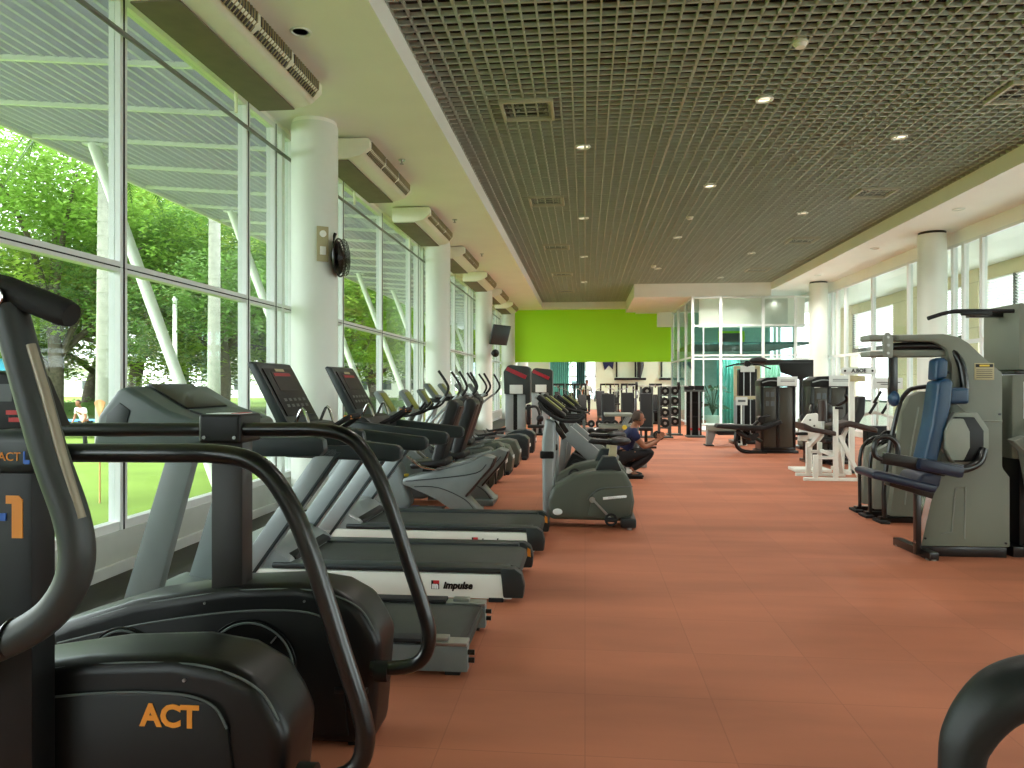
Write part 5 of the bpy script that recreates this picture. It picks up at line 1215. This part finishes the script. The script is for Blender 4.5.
# smoked selectorised machines
def selector(w_, arms):
    t = thing('strength_machine', 'x', 'exercise machine', (0, 0, 0), 0, 'smoked panel strength machines')
    MB().slab(0, w_, 0, .5, .06, .12, .006).slab(0, .07, 0, .5, .1, 1.55, .01).slab(w_ - .05, w_, 0, .5, .1, 1.5, .01).slab(w_ / 2 - .03, w_ / 2 + .03, .01, .5, .1, 1.45, .01).build('frame', BLACKM, t)
    MB().prism([(-.01, 1.5), (.0, 1.57), (.12, 1.64), (w_ - .1, 1.66), (w_ + .02, 1.60), (w_ + .02, 1.44), (0, 1.44)], -.02, .52, 'y', .02).build('top_cap', BLACKP, t)
    c = MB().slab(.075, w_ / 2 - .035, .02, .48, .12, 1.43, .005).build('stack_panel', DKGREY, t)
    MB().slab(w_ / 2 + .035, w_ - .055, .02, .48, .12, 1.43, .005).build('stack_panel', DKGREY, t)
    mb = MB()
    for q in range(2):
        for z in (1.28, 1.08): mb.slab(.12 + q * .10, .19 + q * .10, .01, .02, z - .06, z + .05)
    mb.build('instruction_picture', SCREENB, c)
    mb = MB(); mb.tube([(.03, -.02, 1.53), (.2, -.03, 1.575), (w_ * .55, -.03, 1.56)], .012, 8, 4); mb.build('trim_line', SILVER, t)
    MB().slab(w_ * .46, w_ * 1.03, -.06, -.04, 1.46, 1.66, .004).build('card', CARDW, t)
    mb = MB()
    for z in (1.58, 1.55): mb.slab(w_ * .55, w_ * .95, -.063, -.059, z, z + .012)
    mb.build('printed_line', MGREY, t)
    MB().slab(-.05, w_ + .05, -.05, .55, 0, .06, .01).build('base', BLACKM, t)
    if arms:
        mb = MB(); mb.tube([(.1, -.12, .02), (-.3, -.12, .03), (-.48, -.12, .10), (-.55, -.12, .25), (-.52, -.12, .48)], .045, 10, 4).tube([(-.0, -.1, .25), (-.4, -.1, .48)], .04, 8); mb.build('base_tube', BLACKM, t)
        MB().prism([(-1.0, .56), (-.96, .64), (-.35, .62), (.0, .60), (.35, .74), (.40, .66), (.0, .50), (-.4, .50)], -.3, .08, 'y', .03, 3).build('pad', VINYL, t)
        mb = MB(); mb.tube([(-.55, -.2, .5), (-.3, -.26, .34), (-.1, -.2, .42)], .05, 10, 4).tube([(-.2, -.2, .6), (.0, -.24, .78), (.12, -.2, .82)], .035, 10, 4); mb.build('lever', BLACKM, t)
        for x, z in ((-.22, .36), (-.05, .74)): MB().cyl((x, -.32, z), (x, -.05, z), .075, n=16).build('roller_pad', VINYL, t)
    else:
        MB().slab(.1, .5, -.55, -.1, .42, .52, .04, 3).build('seat', VINYL, t); MB().bar((.3, -.3, .03), (.3, -.3, .44), .09, .09).bar((.3, -.4, .04), (.3, .0, .04), .08, .06).build('seat_post', BLACKM, t)
        mb = MB(); mb.tube([(.0, -.1, 1.1), (-.1, -.35, 1.0), (-.1, -.5, .85)], .035, 10, 4); mb.build('lever', BLACKM, t); mb = MB(); mb.tube([(.45, -.1, 1.1), (.55, -.3, 1.2), (.5, -.4, 1.3)], .03, 10, 4); mb.build('lever', BLACKM, t)
        MB().cyl((-.12, -.58, .82), (-.12, -.4, .86), .08, n=16).build('roller_pad', VINYL, t)
        mb = MB(); mb.ell((.15, -.35, 1.0), (.16, .12, .16)).ell((.0, -.45, .72), (.18, .12, .12)); mb.build('arm_pad', VINYL, t)
    return t
s1 = selector(.74, True); s1.location = (3.80, 16.55, 0); s1['label'] = 'smoked panel machine with black leg pads beside the gold cable frame'
s2 = selector(.70, False); s2.location = (4.22, 14.4, 0); s2['label'] = 'smoked panel machine with a white card behind the white bench'
# grey disc weight machine part of the white bench neighbour
t = thing('plate_machine', 'white shield shaped machine plate between the white bench and smoked machine', 'exercise machine', (3.66, 13.2, 0))
MB().prism([(.0, .52), (.05, .82), (.16, .98), (.32, 1.0), (.42, .90), (.44, .6), (.36, .5)], 0, .06, 'y', .015).build('shield', WHITE, t)
MB().bar((.2, .03, .0), (.2, .03, .55), .08, .06).slab(-.1, .5, -.2, .26, 0, .05, .006).build('stand', WHITE, t)
for x, z in ((.14, .78), (.27, .78), (.2, .88)): MB().cyl((x, -.012, z), (x, .01, z), .016, n=10).build('bolt', BLACKM, t)
MB().slab(-.06, .14, -.1, .0, .62, .67, .01).build('handle', BLACKR, t)

# cable tower and low row bench
t = thing('cable_machine', 'gold framed cable tower with a dark weight stack', 'exercise machine', (3.72, 19.0, 0))
for x in (.0, .57): MB().slab(x, x + .07, 0, .08, 1.1, 1.92, .006).build('upper_post', BEIGEM, t); MB().slab(x, x + .07, 0, .08, .05, 1.1, .006).build('lower_post', SILVER, t)
MB().slab(0, .64, 0, .08, 1.12, 1.2, .006).slab(0, .64, 0, .08, 1.88, 1.96, .006).build('cross_bar', BEIGEM, t)
MB().slab(.09, .55, .1, .4, .08, 1.1, .02).slab(.12, .52, .04, .36, 1.2, 1.86, .02).build('weight_stack', BLACKP, t)
for x in (.24, .40): MB().cyl((x, .02, .1), (x, .02, 1.9), .012, n=8).build('guide_rod', STEEL, t)
MB().slab(-.05, .7, -.1, .5, 0, .08, .01).build('base', BLACKM, t); MB().slab(.15, .5, -.03, -.01, 1.80, 1.95, .004).build('card', CARDW, t)
mb = MB(); mb.tube([(-.2, .04, 1.93), (.1, .04, 2.0), (.55, .04, 2.0), (.9, .04, 1.88)], .02, 8, 4); mb.build('pulldown_bar', BLACKR, t)
MB().cyl((.32, -.03, 2.0), (.32, .1, 2.0), .08, n=18).slab(.28, .36, .0, .08, 1.95, 2.08).build('pulley', BLACKP, t)
t = thing('rowing_bench', 'long low bench with silver end leg before the gold cable tower', 'weight bench', (2.9, 18.2, 0))
MB().slab(.05, .85, .05, .35, .36, .50, .02).build('rail_cover', SHROUDL, t)
MB().prism([(.3, .27), (.2, .35), (1.0, .36), (1.0, .28)], .0, .4, 'y', .02).build('seat', VINYL, t)
MB().prism([(.03, .0), (.15, .0), (.28, .38), (.05, .38)], .1, .3, 'y', .012).build('end_leg', SILVER, t); MB().slab(.0, .2, .0, .4, 0, .03, .008).build('foot', BLACKR, t)
MB().bar((.9, .2, .3), (.95, .2, .02), .08, .08).build('rear_leg', BLACKM, t)
t = thing('sign', 'small white card sign on a thin white pole before the gold cable tower', 'sign', (3.82, 18.6, 0))
MB().slab(-.14, .14, -.01, .01, .98, 1.18, .003).build('board', CARDW, t); MB().cyl((0, .02, .02), (0, .02, 1.02), .02, n=10).build('pole', WHITE, t); MB().cyl((0, .02, 0), (0, .02, .03), .14, n=20).build('base', WHITE, t)
MB().slab(-.09, .09, -.013, -.009, 1.06, 1.11).build('printed_mark', MGREY, t)
t = thing('power_rack', 'big black training rack in front of the glazed room', 'exercise machine', (4.45, 20.2, 0))
for x in (.0, 1.45):
    for y in (0, .9): MB().slab(x, x + .1, y, y + .1, 0, 2.1, .008).build('post', BLACKM, t)
MB().slab(0, 1.55, 0, .1, 2.02, 2.14, .01).slab(0, 1.55, .9, 1.0, 2.02, 2.14, .01).slab(.0, .1, .1, .9, 2.03, 2.13).slab(1.45, 1.55, .1, .9, 2.03, 2.13).build('top_frame', BLACKM, t)
MB().prism([(.65, 2.06), (1.5, 2.06), (1.5, 1.72), (1.2, 1.60), (.9, 1.74), (.7, 1.8)], -.05, .0, 'y', .02).build('gusset', BLACKP, t)
MB().slab(.1, 1.45, .88, 1.02, .4, .46).slab(.1, 1.45, .0, .1, .02, .1).build('lower_bar', BLACKM, t)
mb = MB(); mb.ell((.12, -.06, 2.12), (.24, .08, .09)); mb.build('roller_pad', VINYL, t)
t = thing('cable_machine', 'black cable machine hidden behind the smoked panel machine', 'exercise machine', (5.0, 17.6, 0))
MB().slab(0, .6, 0, .5, .06, .7, .03).build('shroud', SHROUDL, t); MB().slab(-.1, .8, -.1, .6, 0, .06, .01).build('base', BLACKM, t); MB().ell((.1, -.12, .72), (.22, .12, .14)).build('pad', VINYL, t)
mb = MB(); mb.tube([(.4, .2, .6), (.45, .1, 1.0), (.3, -.05, 1.15)], .035, 8, 4); mb.build('lever', BLACKM, t)

# potted plant inside the glazed room
t = thing('potted_plant', 'broad leaved dark green potted plant behind the glass', 'plant', (4.45, 26.5, 0))
MB().tube([(0, 0, 0), (0, 0, .4)], [.2, .28], 20).build('pot', WHITE, t)
rnd = random.Random(5); mb = MB()
for k in range(22):
    a = k * 2.4; L = rnd.uniform(.5, .9); z1 = rnd.uniform(.6, 1.5)
    p0 = Vector((0, 0, .4)); p2 = Vector((math.cos(a) * L * .42, math.sin(a) * .3 * L, z1)); d = Vector((math.cos(a), math.sin(a) * .6, -.25)).normalized(); s = Vector((-d.y, d.x, .3)).normalized()
    mb.tube([p0, p0.lerp(p2, .5) + Vector((0, 0, .15)), p2], .01, 5, 3)
    v = [mb.bm.verts.new(q) for q in (p2, p2 + d * .16 + s * .1, p2 + d * .38, p2 + d * .16 - s * .1)]; mb.bm.faces.new(v)
mb.build('foliage', mat('glossy dark leaves', (40, 66, 34), .35), t)

# ------------------------------------------------------------------ free weights under the green wall
def dumbbell(r=.075, L=.3):
    t = thing('dumbbell', 'x', 'dumbbell', (0, 0, 0), 0, 'round black dumbbells on the racks')
    MB().cyl((0, -L / 2, 0), (0, L / 2, 0), .016, n=10).build('handle', CHROME, t)
    for s in (-1, 1):
        h = MB().cyl((0, s * L / 2, 0), (0, s * (L / 2 - .10), 0), r, n=20).build('weight_head', BLACKR, t)
        MB().cyl((0, s * (L / 2 + .003), 0), (0, s * L / 2, 0), r * .38, n=14).build('end_cap', STEEL, h)
    return t
def drack(loc, lab):
    t = thing('dumbbell_rack', lab, 'rack', loc)
    for y in (.0, .34): MB().slab(-.17, -.13, y, y + .05, 0, 1.42, .005).build('post', MGREY, t); MB().slab(.13, .17, y, y + .05, 0, 1.42, .005).build('post', MGREY, t)
    for z in (.26, .56, .86, 1.16): MB().slab(-.17, .17, .02, .06, z, z + .03).slab(-.17, .17, .32, .36, z, z + .03).build('shelf_rail', MGREY, t)
    MB().slab(-.22, .22, -.05, .44, 0, .04, .006).build('base', MGREY, t)
    return t
racks = [(1.72, 20.9, 'vertical dumbbell rack just behind the crouching person'), (2.22, 20.9, 'vertical dumbbell rack in the middle of the three dumbbell racks'), (2.62, 22.0, 'vertical dumbbell rack next to the glazed room corner')]
db = dumbbell(.115, .40); fd = True
for i, (x, y, lab) in enumerate(racks):
    drack((x, y, 0), lab)
    for j, z in enumerate((.29, .59, .89, 1.19)):
        l2 = 'round black dumbbell on the %s shelf up of the %s' % (ORD[j], ('rack behind the crouching person', 'middle dumbbell rack', 'dumbbell rack by the glass corner')[i])
        if fd: db.location = (x, y + .19, z + .116); db['label'] = l2; fd = False
        else: dup(db, (x, y + .19, z + .116), l2)
dup(db, (1.97, 20.25, .116), 'single black dumbbell lying on the floor before the dumbbell racks', R(5))
t = thing('barbell_rack', 'barbell rack with white uprights beside the glass corner', 'rack', (2.95, 21.2, 0))
for x in (.0, .22):
    p = MB().slab(x, x + .045, 0, .05, .05, 1.30, .005).build('upright', SILVER, t); MB().slab(x - .003, x + .048, -.004, .054, .2, .26).build('red_collar', REDP, p)
MB().slab(-.1, .4, -.1, .45, 0, .05, .006).build('base', MGREY, t); MB().slab(-.15, .42, .0, .3, 1.28, 1.33, .006).build('top_tray', MGREY, t)
for z in (.55, .95): MB().slab(-.1, .36, .1, .14, z, z + .04).build('cross_bar', BLACKM, t)
MB().slab(-.08, .34, .2, .26, .05, 1.28).build('back_panel', BLACKP, t)
for i, x in enumerate((2.94, 3.22)):
    o = MB().slab(-.14, .12, 0, .2, 0, .12, .02).build('block_weight', BLACKR, None, (x, 21.25, 1.332)); tag(o, '%s black block weight on the tray of the barbell rack' % ORD[i], 'weight', 'block weights on the barbell rack')
t = thing('barbell', 'long steel barbell held across the dumbbell racks', 'barbell', (1.3, 20.78, 1.445))
MB().cyl((0, .1, 0), (1.55, .1, 0), .014, n=10).build('bar', STEEL, t)
for x in (.1, 1.25): MB().cyl((x, .1, 0), (x + .06, .1, 0), .11, n=22).build('plate', BLACKR, t)

def incline_bench(c):
    t = thing('incline_bench', 'x', 'weight bench', (0, 0, 0), 0, 'black incline benches')
    MB().box((0, .12, .86), (.3, .09, .85), .03, (R(-14), 0, 0), 3).build('backrest', VINYL, t)
    MB().slab(-.16, .16, -.38, .02, .40, .48, .03, 3).build('seat', VINYL, t)
    MB().bar((0, -.4, .06), (0, .55, .06), .07, .05).bar((0, -.2, .06), (0, -.2, .42), .06, .06).bar((0, .45, .06), (0, .22, .75), .05, .05).build('frame', c, t)
    MB().slab(-.25, .25, -.45, -.38, 0, .05, .006).slab(-.25, .25, .5, .57, 0, .05, .006).build('foot_bar', c, t)
    return t
ib = incline_bench(BLACKM); ib.location = (.52, 16.8, 0); ib['label'] = 'tall black incline bench back straight above the black dumbbell shelf'
dup(ib, (1.12, 19.4, 0), 'black incline bench back beside the nearest dumbbell rack', R(8))
dup(ib, (1.45, 17.9, 0), 'black incline bench back in front of the dumbbell racks', R(-6))
dup(ib, (.55, 24.0, 0), 'black incline bench back farther off under the green wall', R(20))
# low two-tier dumbbell shelf
t = thing('dumbbell_shelf', 'low black two tier dumbbell shelf behind the silver framed bikes', 'rack', (-.05, 14.6, 0))
for x in (0, 1.05): MB().prism([(0, 0), (.5, 0), (.42, .08), (.30, .78), (.22, .78), (.1, .08)], x, x + .06, 'x', .006).build('end_frame', MGREY, t)
for z, y in ((.28, .08), (.58, .16)): MB().box((.55, y + .08, z), (1.1, .26, .03), .005, (R(18), 0, 0)).build('tier', BLACKM, t)
k = 0
for z, y in ((.28, .16), (.58, .24)):
    for i in range(6):
        o = dup(db, (.125 + i * .155, 14.6 + y - .0, z + .13), '%s black dumbbell from the window side on the %s tier of the low shelf' % (ORD[i], 'lower' if z < .4 else 'upper')); o.scale = (.6, .5, .6); o['group'] = 'dumbbells on the low shelf'
# silver plate loaded machine
t = thing('leg_press', 'silver tubed plate machine just behind the crouching person', 'exercise machine', (.2, 13.3, 0))
MB().bar((.0, .1, .05), (.9, .1, .05), .08, .08, .006).bar((0, .6, .05), (.9, .6, .05), .08, .08, .006).build('base_rail', SILVER, t)
MB().bar((.1, .1, .05), (.62, .1, .95), .06, .06, .006).bar((.1, .6, .05), (.62, .6, .95), .06, .06, .006).build('sloped_rail', SILVER, t)
MB().slab(.05, .72, .05, .15, .70, .76, .01).build('side_arm', SHROUDL, t); MB().slab(.05, .72, .55, .65, .70, .76, .01).build('side_arm', SHROUDL, t)
MB().slab(.15, .65, .0, .7, .92, .97, .01).build('carriage', SHROUDL, t)
MB().prism([(.15, .3), (.5, .3), (.55, .5), (.2, .42)], .15, .55, 'y', .03).build('seat', VINYL, t); MB().slab(.25, .4, .3, .4, .04, .32).slab(.0, .9, .3, .38, .02, .08).build('seat_post', SILVER, t)
MB().cyl((.5, -.06, .73), (.5, .05, .73), .04, n=14).build('yellow_knob', YELLOW, t)
# row of black machines farther back
def far_machine():
    t = thing('strength_machine', 'x', 'exercise machine', (0, 0, 0), 0, 'black machines under the green wall')
    MB().slab(-.16, .16, .35, .6, .06, .85, .02).build('weight_stack', BLACKP, t)
    MB().slab(-.25, -.19, .4, .5, .05, 1.5, .005).slab(.19, .25, .4, .5, .05, 1.5, .005).slab(-.25, .25, .4, .5, 1.44, 1.52, .005).build('stack_frame', BLACKM, t)
    MB().bar((-.3, .5, .03), (.3, .5, .03), .08, .06).bar((0, -.55, .03), (0, .5, .03), .08, .06).bar((-.25, -.5, .03), (.25, -.5, .03), .08, .06).build('base', BLACKM, t)
    MB().box((0, .08, .78), (.28, .09, .65), .03, (R(-10), 0, 0)).build('backrest', VINYL, t); MB().slab(-.18, .18, -.36, .02, .42, .5, .03).build('seat', VINYL, t)
    MB().bar((0, -.2, .05), (0, -.2, .44), .07, .07).build('seat_post', MGREY, t); MB().bar((0, .1, .45), (0, .42, .45), .06, .06).build('back_bracket', MGREY, t)
    for s in (-1, 1):
        mb = MB(); mb.tube([(s * .22, .42, 1.3), (s * .40, .1, 1.22), (s * .42, -.2, 1.0)], .022, 8, 4); lv = mb.build('lever', STEEL, t)
        MB().cyl((s * .42, -.2, 1.0), (s * .42, -.26, .86), .026, n=10).build('grip', BLACKR, lv)
    MB().cyl((-.02, .42, 1.42), (.02, .42, 1.42), .07, n=16).build('pulley', CHROME, t)
    return t
fm = far_machine(); FM = [(-1.0, 27.0), (-.1, 27.5), (1.6, 28.0), (2.6, 28.5), (-1.8, 31), (-.6, 34.5), (.9, 33.0), (2.0, 34.0), (-1.4, 38.5), (1.6, 39.0)]
FL = ['by the farther red striped machine', 'in line with the incline bench', 'behind the racks of round dumbbells', 'beside the side glass of the far room', 'at the column before the green wall', 'below the far window curtains', 'just past the green wall', 'past the green wall, left of the glass', 'under the far window', 'under the black wall frames']
for i, ((x, y), l) in enumerate(zip(FM, FL)):
    if i == 0: fm.location = (x, y, 0); fm['label'] = 'black strength machine ' + l
    else: dup(fm, (x, y, 0), 'black strength machine ' + l, R((i * 37) % 50 - 25))
# black frames and bags mounted on the far end wall
def wall_frame(x, lab):
    t = thing('wall_rack', lab, 'wall rack', (x, YB - .02, 0))
    MB().slab(-.9, -.8, -.1, 0, 1.9, 3.0).slab(.2, .3, -.1, 0, 1.9, 3.0).slab(-.9, .3, -.1, 0, 2.85, 2.95).build('wall_frame', BLACKM, t)
    MB().slab(-1.0, .8, -.9, -.02, 1.72, 1.86, .02).build('platform', BLACKP, t)
    mb = MB(); mb.tube([(.45, -.5, 3.0), (.5, -.5, 2.6), (.42, -.5, 1.87)], [.16, .2, .12], 12, 3); mb.build('hanging_bag', VINYL, t)
    return t
wall_frame(2.7, 'black wall rack with platform on the far end wall under the green panel')
wall_frame(5.3, 'black wall rack with platform on the far end wall next to the glass corner')
o = MB().prism([(-.35, 2.9), (.35, 2.9), (.28, 2.35), (.05, 2.6), (-.2, 2.3)], -.08, -.03, 'y', .02).build('hanging_pennant', NAVYC, None, (1.35, YB, 0)); tag(o, 'dark navy pennant on the far end wall beside the window', 'pennant')

# ------------------------------------------------------------------ black handle in the near corner
t = thing('handle_frame', 'thick black curved machine handle in the near right corner of the floor', 'exercise machine', (0, 1.6, 0))
mb = MB(); mb.tube([(x + .045, y, z - .015 if z > 0 else 0) for x, y, z in [(.72, .0, .0), (.715, 0, .45), (.722, 0, .72), (.738, 0, .80), (.79, 0, .87), (.86, .01, .895), (.98, .02, .90), (1.3, .03, .90), (1.55, .03, .88), (1.62, .03, .7), (1.62, .03, 0)]], [.04, .04, .042, .048, .056, .062, .066, .06, .05, .045, .045], 20, 5); mb.build('bent_tube', mat('matte black green rubber', (17, 23, 22), .5, bump=.05, bscale=150), t)
MB().slab(.62, 1.72, -.25, .25, 0, .05, .01).build('base', BLACKM, t)
